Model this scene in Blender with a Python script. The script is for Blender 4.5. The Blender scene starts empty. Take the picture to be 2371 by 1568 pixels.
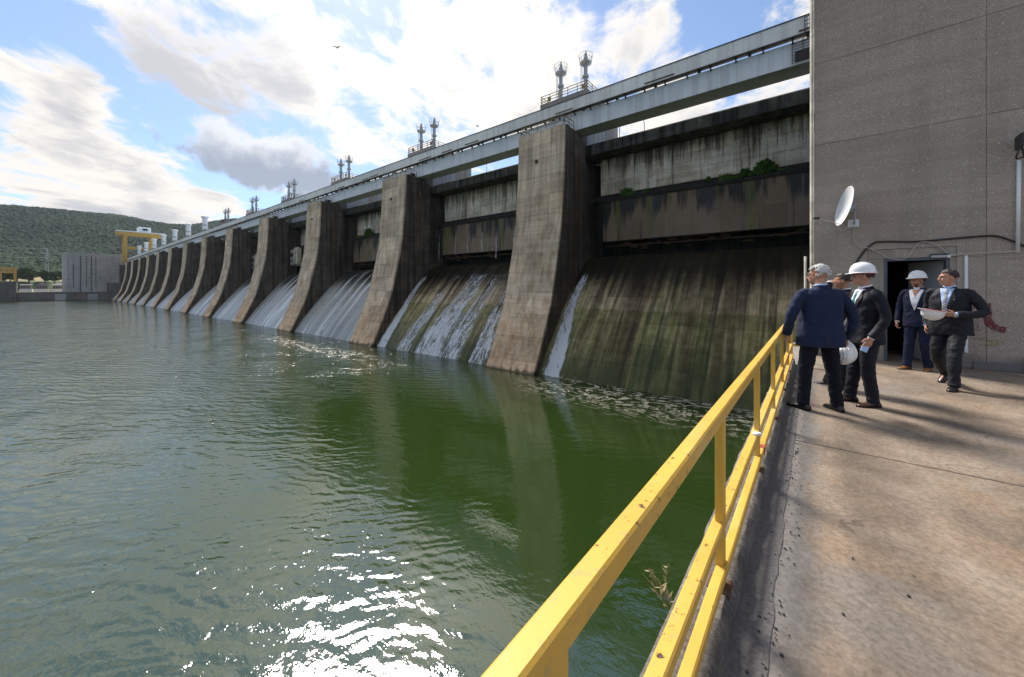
import bpy, bmesh, math, random
import numpy as np
from mathutils import Vector, Matrix, noise as mnoise
from mathutils.bvhtree import BVHTree

SC = bpy.context.scene
COL = SC.collection
R = math.radians

# ------------------------------------------------------------------ camera, sky, sun, exposure
CAMZ = 9.2                       # lens above the river; river surface is z = 0
YAW = math.atan(699 / 870.0)
cam_d = bpy.data.cameras.new('camera')
cam = bpy.data.objects.new('camera', cam_d)
COL.objects.link(cam)
cam.location = (0, 0, CAMZ)
cam.rotation_euler = (math.pi / 2, 0, YAW)
cam_d.sensor_width = 36.0
cam_d.lens = 36.0 * 870 / 2370
cam_d.shift_y = -(784 - 667.5) / 2370
cam_d.clip_start = 0.05
cam_d.clip_end = 20000
SC.camera = cam

SUN_AZ = Vector((-0.88, 0.475, 0)).normalized()
SUN_EL = R(50)
SUN_DIR = Vector((SUN_AZ.x * math.cos(SUN_EL), SUN_AZ.y * math.cos(SUN_EL), math.sin(SUN_EL)))
sun_d = bpy.data.lights.new('sun', 'SUN')
sun_d.energy = 2.0
sun_d.angle = R(16.0)
sun_d.color = (1.0, 0.93, 0.84)
sun = bpy.data.objects.new('sun', sun_d)
COL.objects.link(sun)
sun.rotation_euler = (-SUN_DIR).to_track_quat('-Z', 'Y').to_euler()
sun.location = SUN_DIR * 200

SC.view_settings.view_transform = 'Standard'
SC.view_settings.look = 'None'
SC.view_settings.gamma = 1.0
SC.view_settings.exposure = 1.8
SC.cycles.use_denoising = True
SC.cycles.max_bounces = 6
SC.cycles.diffuse_bounces = 3
SC.cycles.transparent_max_bounces = 12
SC.cycles.caustics_reflective = False
SC.cycles.caustics_refractive = False


class NT:
    """small node-tree writer"""
    def __init__(self, tree):
        self.t = tree
    def new(self, typ, **props):
        n = self.t.nodes.new(typ)
        for k, v in props.items():
            setattr(n, k, v)
        return n
    def put(self, sock, v):
        if v is None:
            return
        if isinstance(v, bpy.types.NodeSocket):
            self.t.links.new(v, sock)
        elif isinstance(v, (tuple, list)):
            if len(v) == 3 and len(sock.default_value) == 4:
                v = (*v, 1.0)
            sock.default_value = v
        else:
            try:
                sock.default_value = v
            except TypeError:
                sock.default_value = (v, v, v)
    def math(self, op, a, b=None, c=None, clamp=False):
        n = self.new('ShaderNodeMath', operation=op, use_clamp=clamp)
        for i, v in enumerate((a, b, c)):
            self.put(n.inputs[i], v)
        return n.outputs[0]
    def vmath(self, op, a, b=None):
        n = self.new('ShaderNodeVectorMath', operation=op)
        self.put(n.inputs[0], a)
        if b is not None:
            self.put(n.inputs[1], b)
        return n.outputs['Value'] if op in ('DOT_PRODUCT', 'LENGTH') else n.outputs[0]
    def noise(self, vec, scale=1.0, detail=4.0, rough=0.55, dist=0.0, typ=None):
        n = self.new('ShaderNodeTexNoise')
        self.put(n.inputs['Vector'], vec)
        n.inputs['Scale'].default_value = scale
        n.inputs['Detail'].default_value = detail
        n.inputs['Roughness'].default_value = rough
        n.inputs['Distortion'].default_value = dist
        return n.outputs['Fac']
    def voro(self, vec, scale, feature='F1', out='Distance', rand=1.0):
        n = self.new('ShaderNodeTexVoronoi', feature=feature)
        self.put(n.inputs['Vector'], vec)
        n.inputs['Scale'].default_value = scale
        n.inputs['Randomness'].default_value = rand
        return n.outputs[out]
    def ramp(self, fac, stops, interp='LINEAR'):
        n = self.new('ShaderNodeValToRGB')
        n.color_ramp.interpolation = interp
        el = n.color_ramp.elements
        while len(el) > 1:
            el.remove(el[-1])
        el[0].position = stops[0][0]
        el[0].color = self.rgba(stops[0][1])
        for p, cc in stops[1:]:
            e = el.new(p)
            e.color = self.rgba(cc)
        self.put(n.inputs['Fac'], fac)
        return n.outputs['Color']
    @staticmethod
    def rgba(c):
        if isinstance(c, (int, float)):
            return (c, c, c, 1)
        return (*c, 1) if len(c) == 3 else c
    def map(self, v, a, b, c=0.0, d=1.0, smooth=True):
        n = self.new('ShaderNodeMapRange', interpolation_type='SMOOTHSTEP' if smooth else 'LINEAR')
        self.put(n.inputs[0], v)
        for i, k in enumerate((a, b, c, d)):
            self.put(n.inputs[i + 1], k)
        return n.outputs[0]
    def mix(self, fac, a, b, blend='MIX'):
        n = self.new('ShaderNodeMix', data_type='RGBA', blend_type=blend)
        n.clamp_factor = True
        self.put(n.inputs[0], fac)
        self.put(n.inputs[6], a)
        self.put(n.inputs[7], b)
        return n.outputs[2]
    def scale(self, vec, s):
        n = self.new('ShaderNodeMapping')
        self.put(n.inputs['Vector'], vec)
        n.inputs['Scale'].default_value = s
        return n.outputs[0]
    def sep(self, v):
        n = self.new('ShaderNodeSeparateXYZ')
        self.put(n.inputs[0], v)
        return n.outputs[0], n.outputs[1], n.outputs[2]
    def comb(self, x, y, z):
        n = self.new('ShaderNodeCombineXYZ')
        for i, v in enumerate((x, y, z)):
            self.put(n.inputs[i], v)
        return n.outputs[0]
    def pos(self):
        return self.new('ShaderNodeNewGeometry').outputs['Position']
    def obj(self):
        return self.new('ShaderNodeTexCoord').outputs['Object']
    def uv(self):
        return self.new('ShaderNodeTexCoord').outputs['UV']
    def rand(self):
        return self.new('ShaderNodeObjectInfo').outputs['Random']
    def bump(self, h, strength=0.3, dist=0.02, normal=None):
        n = self.new('ShaderNodeBump')
        n.inputs['Strength'].default_value = strength
        n.inputs['Distance'].default_value = dist
        self.put(n.inputs['Height'], h)
        self.put(n.inputs['Normal'], normal)
        return n.outputs[0]


# --- the sky: Nishita daylight with streaky broken cloud
world = bpy.data.worlds.new('World')
SC.world = world
world.use_nodes = True
wt = world.node_tree
wt.nodes.clear()
W = NT(wt)
sky = W.new('ShaderNodeTexSky', sky_type='NISHITA')
sky.sun_disc = False
sky.sun_elevation = SUN_EL
sky.sun_rotation = math.atan2(SUN_AZ.x, SUN_AZ.y)
sky.altitude = 100
sky.air_density = 1.0
sky.dust_density = 0.25
sky.ozone_density = 2.0
wdir = W.new('ShaderNodeTexCoord').outputs['Generated']
wx, wy, wz = W.sep(wdir)
wt.links.new(W.comb(wx, wy, W.math('ADD', W.math('MAXIMUM', wz, 0.0), 0.10)), sky.inputs['Vector'])
world.cycles.sampling_method = 'MANUAL'
world.cycles.sample_map_resolution = 512
zc = W.math('ADD', W.math('MAXIMUM', wz, 0.0), 0.13)
FW = Vector((-math.sin(YAW + R(4)), math.cos(YAW + R(4)), 0))      # the wind's direction: streaks run along it
RW = Vector((FW.y, -FW.x, 0))
pa = W.math('DIVIDE', W.vmath('DOT_PRODUCT', wdir, tuple(FW)), zc)
pb = W.math('DIVIDE', W.vmath('DOT_PRODUCT', wdir, tuple(RW)), zc)
pv = W.comb(W.math('MULTIPLY', pa, 0.62), pb, 3.7)
n1 = W.noise(pv, 1.25, 8, 0.60, 0.55)
n2 = W.noise(W.comb(W.math('MULTIPLY', pa, 0.9), pb, 9.1), 4.2, 8, 0.66, 0.4)
def skydir(px, py):
    r = (px - 1185) / 870.0
    v = Vector((-math.sin(YAW) + r * math.cos(YAW), math.cos(YAW) + r * math.sin(YAW), (667.5 - py) / 870.0))
    return v.normalized()
bias = W.math('MULTIPLY', W.math('SUBTRACT', n2, 0.5), 0.75)
for (px, py, inner, outer, w) in [(980, 90, 4, 24, 0.12), (1310, 190, 1, 11, 0.12), (560, 90, 2, 11, 0.13), (330, 30, 1, 6, 0.10),
                                  (1690, 60, 1, 8, -0.14), (1490, 70, 1, 6, 0.15), (700, 300, 1, 8, 0.06),
                                  (130, 60, 1, 6, -0.16), (330, 270, 1, 5, -0.14), (440, 440, 1, 5, -0.12), (110, 180, 1, 5, 0.17), (240, 250, 1, 5, 0.1),
                                  (40, 270, 1, 4, -.1), (150, 400, 1, 10, 0.24), (430, 465, 1, 6, 0.16), (1760, 230, 1, 7, -0.08), (1540, 290, 1, 6, 0.10), (930, 320, 1, 6, 0.05)]:
    dd = W.vmath('DOT_PRODUCT', wdir, tuple(skydir(px, py)))
    b = W.map(dd, math.cos(R(outer)), math.cos(R(inner)), 0.0, w)
    bias = W.math('ADD', bias, b)
cover = W.math('ADD', n1, bias)
mask = W.map(cover, 0.465, 0.635)
sd = W.math('MAXIMUM', W.vmath('DOT_PRODUCT', wdir, tuple(SUN_DIR)), 0.0)
glow = W.math('ADD', W.math('MULTIPLY', W.math('POWER', sd, 10.0), 0.6), W.math('MULTIPLY', W.math('POWER', sd, 60.0), 4.0))
n3 = W.noise(W.comb(W.math('MULTIPLY', pa, 0.5), pb, 21.3), 1.9, 7, 0.6, 0.4)
shade_b = W.map(W.vmath('DOT_PRODUCT', wdir, tuple(skydir(520, 110))), math.cos(R(11)), math.cos(R(2)), 0.0, 0.30)
thick = W.map(W.math('ADD', W.math('ADD', cover, shade_b), W.math('MULTIPLY', W.math('SUBTRACT', n3, 0.5), 1.1)), 0.60, 0.95)
ccol = W.mix(thick, (1.03, 0.975, 0.905), (0.60, 0.60, 0.635))
cbr = W.math('ADD', 5.3, W.math('MULTIPLY', glow, 4.5))
cloud = W.vmath('SCALE', ccol)
wt.links.new(cbr, wt.nodes[-1].inputs['Scale'])
skyc = W.vmath('SCALE', sky.outputs[0])
wt.nodes[-1].inputs['Scale'].default_value = 1.0
col1 = W.mix(mask, skyc, cloud)
# one heavier cumulus with a slate underside
dq = W.vmath('SUBTRACT', wdir, tuple(skydir(618, 372)))
qa = W.vmath('DOT_PRODUCT', dq, tuple(RW))
qz = W.sep(dq)[2]
nq = W.noise(wdir, 16, 6, 0.6)
qe = W.math('SQRT', W.math('ADD', W.math('POWER', W.math('DIVIDE', qa, 0.125), 2.0), W.math('POWER', W.math('DIVIDE', qz, 0.066), 2.0)))
qm = W.map(W.math('ADD', qe, W.math('MULTIPLY', W.math('SUBTRACT', nq, 0.5), 2.0)), 1.1, 0.72)
qc = W.mix(W.map(W.math('ADD', qz, W.math('MULTIPLY', W.math('SUBTRACT', nq, 0.5), 0.12)), -0.02, 0.05), (2.2, 2.5, 3.1), (5.0, 5.1, 5.4))
col2 = W.mix(qm, col1, qc)
bg = W.new('ShaderNodeBackground')
wt.links.new(col2, bg.inputs['Color'])
bg.inputs['Strength'].default_value = 0.055
wo = W.new('ShaderNodeOutputWorld')
wt.links.new(bg.outputs[0], wo.inputs['Surface'])


# ------------------------------------------------------------------ helpers
def tag(o, label=None, cat=None, group=None, kind=None):
    if label: o['label'] = label
    if cat: o['category'] = cat
    if group: o['group'] = group
    if kind: o['kind'] = kind
    return o

def empty(name, loc, rz=0.0):
    o = bpy.data.objects.new(name, None)
    COL.objects.link(o)
    o.location = loc
    o.rotation_euler = (0, 0, rz)
    o.empty_display_size = 0.2
    return o

def thing(name, label, cat, loc, rz=0.0, group=None):
    return tag(empty(name, loc, rz), label, cat, group)

def copy_tree(o, parent=None):
    c = o.copy()
    COL.objects.link(c)
    c.parent = parent
    for ch in o.children:
        copy_tree(ch, c)
    return c

class MB:
    def __init__(self):
        self.v = []
        self.f = []
    def add(self, vs, fs):
        b = len(self.v)
        self.v.extend([tuple(p) for p in vs])
        self.f.extend([tuple(i + b for i in f) for f in fs])
        return self
    def box(self, x0, x1, y0, y1, z0, z1):
        return self.add([(x0, y0, z0), (x1, y0, z0), (x1, y1, z0), (x0, y1, z0), (x0, y0, z1), (x1, y0, z1), (x1, y1, z1), (x0, y1, z1)],
                        [(0, 3, 2, 1), (4, 5, 6, 7), (0, 1, 5, 4), (1, 2, 6, 5), (2, 3, 7, 6), (3, 0, 4, 7)])
    def prism(self, poly, x0, x1):
        """poly: list of (y, z), counter-clockwise seen from +x"""
        n = len(poly)
        vs = [(x0, y, z) for y, z in poly] + [(x1, y, z) for y, z in poly]
        fs = [tuple(range(n - 1, -1, -1)), tuple(range(n, 2 * n))]
        fs += [(i, (i + 1) % n, n + (i + 1) % n, n + i) for i in range(n)]
        return self.add(vs, fs)
    def prismz(self, poly, z0, z1):
        n = len(poly)
        vs = [(x, y, z0) for x, y in poly] + [(x, y, z1) for x, y in poly]
        fs = [tuple(range(n - 1, -1, -1)), tuple(range(n, 2 * n))]
        fs += [(i, (i + 1) % n, n + (i + 1) % n, n + i) for i in range(n)]
        return self.add(vs, fs)
    def tube(self, pts, r, n=8, flat=1.0, up=None):
        pts = [Vector(p) for p in pts]
        rs = r if isinstance(r, (list, tuple)) else [r] * len(pts)
        vs, fs = [], []
        ref = Vector(up) if up else None
        prev = None
        for i, p in enumerate(pts):
            t = (pts[min(i + 1, len(pts) - 1)] - pts[max(i - 1, 0)]).normalized()
            a = ref if ref is not None else (prev if prev is not None else (Vector((0, 0, 1)) if abs(t.z) < 0.9 else Vector((0, 1, 0))))
            b = t.cross(a).normalized()
            a = b.cross(t).normalized()
            prev = a
            rr = rs[i]
            ra, rb = rr if isinstance(rr, tuple) else (rr * flat, rr)
            for k in range(n):
                w = 2 * math.pi * k / n
                vs.append(p + a * (math.sin(w) * ra) + b * (math.cos(w) * rb))
        for i in range(len(pts) - 1):
            for k in range(n):
                k2 = (k + 1) % n
                fs.append((i * n + k, i * n + k2, (i + 1) * n + k2, (i + 1) * n + k))
        fs.append(tuple(range(n - 1, -1, -1)))
        fs.append(tuple((len(pts) - 1) * n + k for k in range(n)))
        return self.add(vs, fs)
    def bar(self, p0, p1, w, h):
        p0, p1 = Vector(p0), Vector(p1)
        t = (p1 - p0).normalized()
        a = Vector((0, 0, 1)) if abs(t.z) < 0.9 else Vector((0, 1, 0))
        b = t.cross(a).normalized() * (w / 2)
        a = b.cross(t).normalized() * (h / 2)
        vs = [p + s1 * b + s2 * a for p in (p0, p1) for s1, s2 in ((-1, -1), (1, -1), (1, 1), (-1, 1))]
        return self.add(vs, [(0, 1, 2, 3), (7, 6, 5, 4), (0, 4, 5, 1), (1, 5, 6, 2), (2, 6, 7, 3), (3, 7, 4, 0)])
    def lathe(self, prof, c, n=24, axis=None):
        vs, fs = [], []
        m = Matrix.Identity(3) if axis is None else Vector((0, 0, 1)).rotation_difference(Vector(axis)).to_matrix()
        c = Vector(c)
        for r, z in prof:
            for k in range(n):
                w = 2 * math.pi * k / n
                vs.append(c + m @ Vector((r * math.cos(w), r * math.sin(w), z)))
        for i in range(len(prof) - 1):
            for k in range(n):
                k2 = (k + 1) % n
                fs.append((i * n + k, i * n + k2, (i + 1) * n + k2, (i + 1) * n + k))
        fs.append(tuple(range(n - 1, -1, -1)))
        fs.append(tuple((len(prof) - 1) * n + k for k in range(n)))
        return self.add(vs, fs)
    def ell(self, c, r, m=None, nu=14, nv=9):
        vs, fs = [], []
        c = Vector(c)
        for j in range(1, nv):
            ph = math.pi * j / nv
            for i in range(nu):
                w = 2 * math.pi * i / nu
                p = Vector((r[0] * math.sin(ph) * math.cos(w), r[1] * math.sin(ph) * math.sin(w), r[2] * math.cos(ph)))
                if m is not None: p = m @ p
                vs.append(c + p)
        top, bot = Vector((0, 0, r[2])), Vector((0, 0, -r[2]))
        if m is not None: top, bot = m @ top, m @ bot
        vs += [c + top, c + bot]
        T, B = len(vs) - 2, len(vs) - 1
        for j in range(nv - 2):
            for i in range(nu):
                i2 = (i + 1) % nu
                fs.append((j * nu + i, (j + 1) * nu + i, (j + 1) * nu + i2, j * nu + i2))
        for i in range(nu):
            i2 = (i + 1) % nu
            fs.append((T, i, i2))
            fs.append((B, (nv - 2) * nu + i2, (nv - 2) * nu + i))
        return self.add(vs, fs)
    def mesh(self, name, off=(0, 0, 0)):
        me = bpy.data.meshes.new(name)
        ox, oy, oz = off
        me.from_pydata([(x - ox, y - oy, z - oz) for x, y, z in self.v], [], self.f)
        me.update()
        return me
    def build(self, name, mat, parent=None, smooth=False, bevel=0.0, local=False, origin=None):
        off = (0, 0, 0)
        if parent is not None and not local:
            p = parent
            off = Vector((0, 0, 0))
            while p is not None:
                off = off + p.location
                p = p.parent
        if origin is not None:
            off = origin
        me = self.mesh(name, off)
        if smooth:
            me.polygons.foreach_set('use_smooth', [True] * len(me.polygons))
        o = bpy.data.objects.new(name, me)
        COL.objects.link(o)
        if origin is not None and parent is None:
            o.location = origin
        me.materials.append(mat)
        o.parent = parent
        if bevel > 0:
            b = o.modifiers.new('bevel', 'BEVEL')
            b.width = bevel
            b.segments = 2
            b.limit_method = 'ANGLE'
        return o

def shade_auto(o, ang=40):
    me = o.data
    me.polygons.foreach_set('use_smooth', [True] * len(me.polygons))
    bm = bmesh.new()
    bm.from_mesh(me)
    for e in bm.edges:
        if len(e.link_faces) == 2 and e.calc_face_angle(0) > R(ang):
            e.smooth = False
    bm.to_mesh(me)
    bm.free()

def np_mesh(name, verts, faces, mat, smooth=False):
    me = bpy.data.meshes.new(name)
    me.from_pydata([tuple(v) for v in verts], [], [tuple(f) for f in faces])
    me.update()
    if smooth:
        me.polygons.foreach_set('use_smooth', [True] * len(me.polygons))
    me.materials.append(mat)
    o = bpy.data.objects.new(name, me)
    COL.objects.link(o)
    return o


# ------------------------------------------------------------------ materials
def new_mat(name):
    m = bpy.data.materials.new(name)
    m.use_nodes = True
    t = NT(m.node_tree)
    b = m.node_tree.nodes['Principled BSDF']
    return m, t, b

def setp(t, b, col=None, rough=None, metal=None, normal=None, spec=None):
    if col is not None: t.put(b.inputs['Base Color'], col)
    if rough is not None: t.put(b.inputs['Roughness'], rough)
    if metal is not None: t.put(b.inputs['Metallic'], metal)
    if normal is not None: t.put(b.inputs['Normal'], normal)
    if spec is not None: t.put(b.inputs['Specular IOR Level'], spec)

def mul(t, c, k):
    return t.mix(1.0, c, k, 'MULTIPLY')

def plain(name, col, rough=0.6, metal=0.0, var=0.12, scale=6.0, bump=0.0):
    m, t, b = new_mat(name)
    p = t.obj()
    n = t.noise(p, scale, 5, 0.6)
    c = t.mix(n, tuple(max(0, k * (1 - var)) for k in col), tuple(min(1, k * (1 + var)) for k in col))
    nm = t.bump(t.noise(p, scale * 6, 4, 0.6), 0.4, bump) if bump else None
    setp(t, b, c, rough, metal, nm)
    return m

def concrete(name, dark, mid, light, streak=0.6, tan=None, wet=True, rnd=0.16, scale=0.5, board=0.14):
    m, t, b = new_mat(name)
    p = t.pos()
    x, y, z = t.sep(p)
    big = t.noise(p, scale, 8, 0.62)
    st = t.noise(t.scale(p, (1.5, 1.5, 0.05)), 1.0, 7, 0.62, 0.2)
    st2 = t.noise(t.scale(p, (5.0, 5.0, 0.10)), 1.0, 5, 0.6)
    fine = t.noise(p, 9.0, 6, 0.65)
    v = t.math('ADD', t.math('MULTIPLY', big, 0.55), t.math('MULTIPLY', fine, 0.25))
    v = t.math('ADD', v, t.math('MULTIPLY', st2, 0.2))
    c = t.ramp(v, [(0.30, dark), (0.50, mid), (0.68, light)])
    sf = t.map(st, 0.56, 0.36, 0.0, streak)
    c = t.mix(sf, c, tuple(k * 0.55 for k in dark))
    wh = t.map(t.noise(t.scale(p, (2.2, 2.2, 0.16)), 1.0, 6, 0.6), 0.58, 0.78, 0, 0.4)
    c = t.mix(wh, c, tuple(min(1, k * 1.35) for k in light))
    br = t.noise(t.scale(p, (0.8, 0.8, 0.14)), 1.0, 6, 0.66, 0.3)
    c = t.mix(t.map(br, 0.52, 0.68, 0, 0.45 if tan is not None else 0.2), c, mul(t, c, (0.72, 0.52, 0.32)))
    bl = t.noise(t.scale(p, (0.12, 0.12, 3.0)), 1.0, 4, 0.6)
    c = mul(t, c, t.map(bl, 0.3, 0.7, 1 - board, 1 + board * 0.4))
    if tan is not None:
        tz = t.math('ADD', z, t.math('MULTIPLY', t.math('SUBTRACT', big, 0.5), 7.0))
        c = t.mix(t.map(tz, 9.0, 3.0, 0.0, 0.75), c, mul(t, c, tan))
    if wet:
        wz = t.math('ADD', z, t.math('MULTIPLY', t.math('SUBTRACT', st, 0.5), 1.2))
        c = t.mix(t.map(wz, 0.45, 0.05, 0, 0.75), c, (0.035, 0.035, 0.02))
    r = t.rand()
    c = mul(t, c, t.map(r, 0, 1, 1 - rnd, 1 + rnd, False))
    h = t.noise(p, 14, 6, 0.7)
    setp(t, b, c, 0.9, 0, t.bump(h, 0.6, 0.03), 0.3)
    return m

M = {}
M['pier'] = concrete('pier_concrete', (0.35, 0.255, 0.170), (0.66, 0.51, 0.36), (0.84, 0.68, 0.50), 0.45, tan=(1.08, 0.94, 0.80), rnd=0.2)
M['pier_shaded'] = concrete('pier_shaded_concrete', (0.055, 0.043, 0.034), (0.115, 0.092, 0.072), (0.22, 0.18, 0.14), 0.8, tan=(1.0, 0.95, 0.85))  # pier concrete again, the shade of the flanks painted in as darker colour
def mat_breast():
    m, t, b = new_mat('streaked_breast_wall')
    p = t.pos()
    x, y, z = t.sep(p)
    n = t.noise(p, 0.5, 7, 0.62)
    f = t.noise(p, 6, 6, 0.7)
    hb = t.noise(t.scale(p, (0.25, 0.25, 2.2)), 1.0, 5, 0.62)
    c = t.ramp(t.math('ADD', t.math('ADD', t.math('MULTIPLY', n, 0.45), t.math('MULTIPLY', f, 0.25)), t.math('MULTIPLY', hb, 0.3)),
               [(0.36, (0.34, 0.25, 0.165)), (0.48, (0.62, 0.50, 0.37)), (0.60, (0.88, 0.78, 0.65))])
    s1 = t.noise(t.scale(p, (0.9, 0.9, 0.07)), 1, 7, 0.68, 0.2)
    s2 = t.noise(t.scale(p, (3.2, 3.2, 0.12)), 1, 6, 0.66, 0.1)
    up = t.map(t.math('ADD', z, t.math('MULTIPLY', t.math('SUBTRACT', n, 0.5), 5.0)), 23.4, 26.6, -0.05, 0.09)
    c = t.mix(t.map(t.math('ADD', s1, up), 0.46, 0.62, 0, 0.8), c, (0.16, 0.115, 0.07))
    c = t.mix(t.map(t.math('ADD', s2, up), 0.52, 0.66, 0, 0.85), c, (0.07, 0.058, 0.046))
    c = t.mix(t.map(s2, 0.44, 0.32, 0, 0.55), c, (0.90, 0.84, 0.75))
    c = mul(t, c, t.map(t.rand(), 0, 1, 0.9, 1.1, False))
    setp(t, b, c, 0.9, 0, t.bump(f, 0.5, 0.02), 0.25)
    return m
M['breast'] = mat_breast()
M['far_conc'] = concrete('far_wall_concrete', (0.27, 0.255, 0.245), (0.38, 0.365, 0.355), (0.48, 0.465, 0.455), 0.22, scale=0.08, board=0.2)
M['quay'] = concrete('quay_concrete', (0.08, 0.07, 0.064), (0.15, 0.133, 0.122), (0.23, 0.205, 0.19), 0.35, scale=0.2)
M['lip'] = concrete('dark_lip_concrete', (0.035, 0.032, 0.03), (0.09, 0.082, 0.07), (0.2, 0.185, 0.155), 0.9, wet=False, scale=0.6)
M['dark'] = concrete('shade_dark_concrete', (0.012, 0.012, 0.011), (0.028, 0.027, 0.024), (0.06, 0.056, 0.05), 0.7, wet=False)  # near-black: shade of recesses and back walls painted into the colour
M['deckwall'] = concrete('deck_wall_concrete', (0.12, 0.105, 0.09), (0.22, 0.195, 0.17), (0.33, 0.3, 0.27), 0.7)
M['white_paint'] = plain('white_paint', (0.74, 0.75, 0.76), 0.45, 0, 0.08)
M['grey_metal'] = plain('grey_metal', (0.36, 0.37, 0.38), 0.45, 0.6, 0.15)
M['dark_metal'] = plain('dark_metal', (0.035, 0.034, 0.036), 0.5, 0.3, 0.2)
M['rust'] = plain('rusty_steel', (0.12, 0.065, 0.04), 0.8, 0.2, 0.4, 3)
M['black_rubber'] = plain('black_rubber', (0.018, 0.018, 0.02), 0.55)
M['cable_white'] = plain('white_cable', (0.48, 0.45, 0.40), 0.5)

def mat_girder(name, base, rustamt):
    m, t, b = new_mat(name)
    p = t.pos()
    st = t.noise(t.scale(p, (1.6, 1.6, 0.05)), 1, 6, 0.6, 0.1)
    n = t.noise(p, 0.7, 6, 0.6)
    c = t.mix(n, tuple(k * 0.86 for k in base), tuple(min(0.95, k * 1.15) for k in base))
    c = t.mix(t.map(st, 0.55, 0.38, 0, 0.35), c, tuple(k * 0.55 for k in base))
    ru = t.noise(t.scale(p, (0.9, 0.9, 0.07)), 1, 5, 0.65)
    c = t.mix(t.map(ru, 0.62, 0.72, 0, rustamt), c, (0.24, 0.13, 0.07))
    c = mul(t, c, t.map(t.rand(), 0, 1, 0.9, 1.08, False))
    setp(t, b, c, 0.7, 0, t.bump(t.noise(p, 5, 5, 0.6), 0.3, 0.02), 0.3)
    return m
M['girder'] = mat_girder('girder_blue_grey', (0.80, 0.80, 0.81), 0.5)
M['parapet'] = mat_girder('parapet_pale_grey', (0.86, 0.81, 0.76), 0.25)
M['tower'] = mat_girder('tower_brown_grey', (0.24, 0.215, 0.195), 0.3)
M['shed'] = mat_girder('shed_grey', (0.27, 0.275, 0.29), 0.2)

def mat_rail(name, base):
    m, t, b = new_mat(name)
    p = t.pos()
    n = t.noise(p, 5.0, 6, 0.6)
    c = t.mix(n, tuple(k * 0.82 for k in base), tuple(min(1, k * 1.1) for k in base))
    dirt = t.noise(t.scale(p, (9, 9, 9)), 4, 6, 0.65)
    c = t.mix(t.map(dirt, 0.54, 0.72, 0, 0.55), c, (0.34, 0.26, 0.14))
    chip = t.noise(p, 26, 7, 0.7)
    k = t.map(t.math('ADD', chip, t.math('MULTIPLY', t.math('SUBTRACT', t.noise(p, 2.3, 3), 0.5), 0.3)), 0.635, 0.66)
    c = t.mix(k, c, (0.06, 0.03, 0.02))
    big_ = t.noise(p, 8.0, 6, 0.7, 0.4)
    c = t.mix(t.map(big_, 0.685, 0.70, 0, 0.9), c, (0.075, 0.038, 0.022))
    fade = t.noise(t.scale(p, (1, 0.3, 1)), 3.0, 4, 0.6)
    c = t.mix(t.map(fade, 0.5, 0.7, 0, 0.35), c, (0.80, 0.64, 0.30))
    sm = t.noise(p, 90, 3, 0.6)
    c = t.mix(t.map(sm, 0.68, 0.72, 0, 0.8), c, (0.10, 0.055, 0.02))
    h = t.math('SUBTRACT', t.math('MULTIPLY', t.noise(p, 60, 4), 0.3), k)
    setp(t, b, c, t.map(n, 0, 1, 0.38, 0.6), 0, t.bump(h, 0.5, 0.003), 0.45)
    return m
M['yellow'] = mat_rail('chipped_yellow_paint', (0.68, 0.40, 0.06))
M['crane_yellow'] = plain('crane_yellow', (0.52, 0.30, 0.05), 0.6, 0, 0.2, 0.5)
M['dull_yellow'] = plain('dull_yellow_rail', (0.30, 0.23, 0.08), 0.6, 0, 0.3, 2)

def mat_gate():
    m, t, b = new_mat('gate_steel_brown')
    p = t.pos()
    x, y, z = t.sep(p)
    n = t.noise(p, 0.8, 6, 0.6)
    c = t.mix(n, (0.165, 0.115, 0.077), (0.265, 0.19, 0.13))
    dr = t.noise(t.scale(p, (0.75, 0.75, 0.07)), 1, 7, 0.66)
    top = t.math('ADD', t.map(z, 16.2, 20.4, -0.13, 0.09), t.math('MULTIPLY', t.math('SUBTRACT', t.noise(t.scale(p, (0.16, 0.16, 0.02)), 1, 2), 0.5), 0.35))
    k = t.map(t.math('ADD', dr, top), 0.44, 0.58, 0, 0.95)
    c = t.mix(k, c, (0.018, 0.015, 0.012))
    g = t.noise(t.scale(p, (0.55, 0.55, 0.03)), 1, 4, 0.6)
    c = t.mix(t.map(g, 0.56, 0.61, 0, 0.6), c, (0.15, 0.15, 0.04))
    g2 = t.noise(t.scale(p, (1.1, 1.1, 0.03)), 1.7, 4, 0.6)
    c = t.mix(t.map(g2, 0.60, 0.66, 0, 0.7), c, (0.025, 0.022, 0.018))
    g3 = t.noise(t.scale(p, (0.7, 0.7, 0.03)), 2.9, 3, 0.6)
    c = t.mix(t.map(g3, 0.62, 0.68, 0, 0.5), c, (0.13, 0.15, 0.14))
    ru = t.noise(t.scale(p, (0.8, 0.8, 0.05)), 2.3, 5, 0.6)
    c = t.mix(t.map(ru, 0.64, 0.70, 0, 0.6), c, (0.11, 0.05, 0.022))
    c = mul(t, c, t.map(t.rand(), 0, 1, 0.85, 1.12, False))
    setp(t, b, c, t.map(dr, 0.4, 0.6, 0.75, 0.4), 0.0, t.bump(n, 0.3, 0.02), 0.3)
    return m
M['gate'] = mat_gate()

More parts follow.
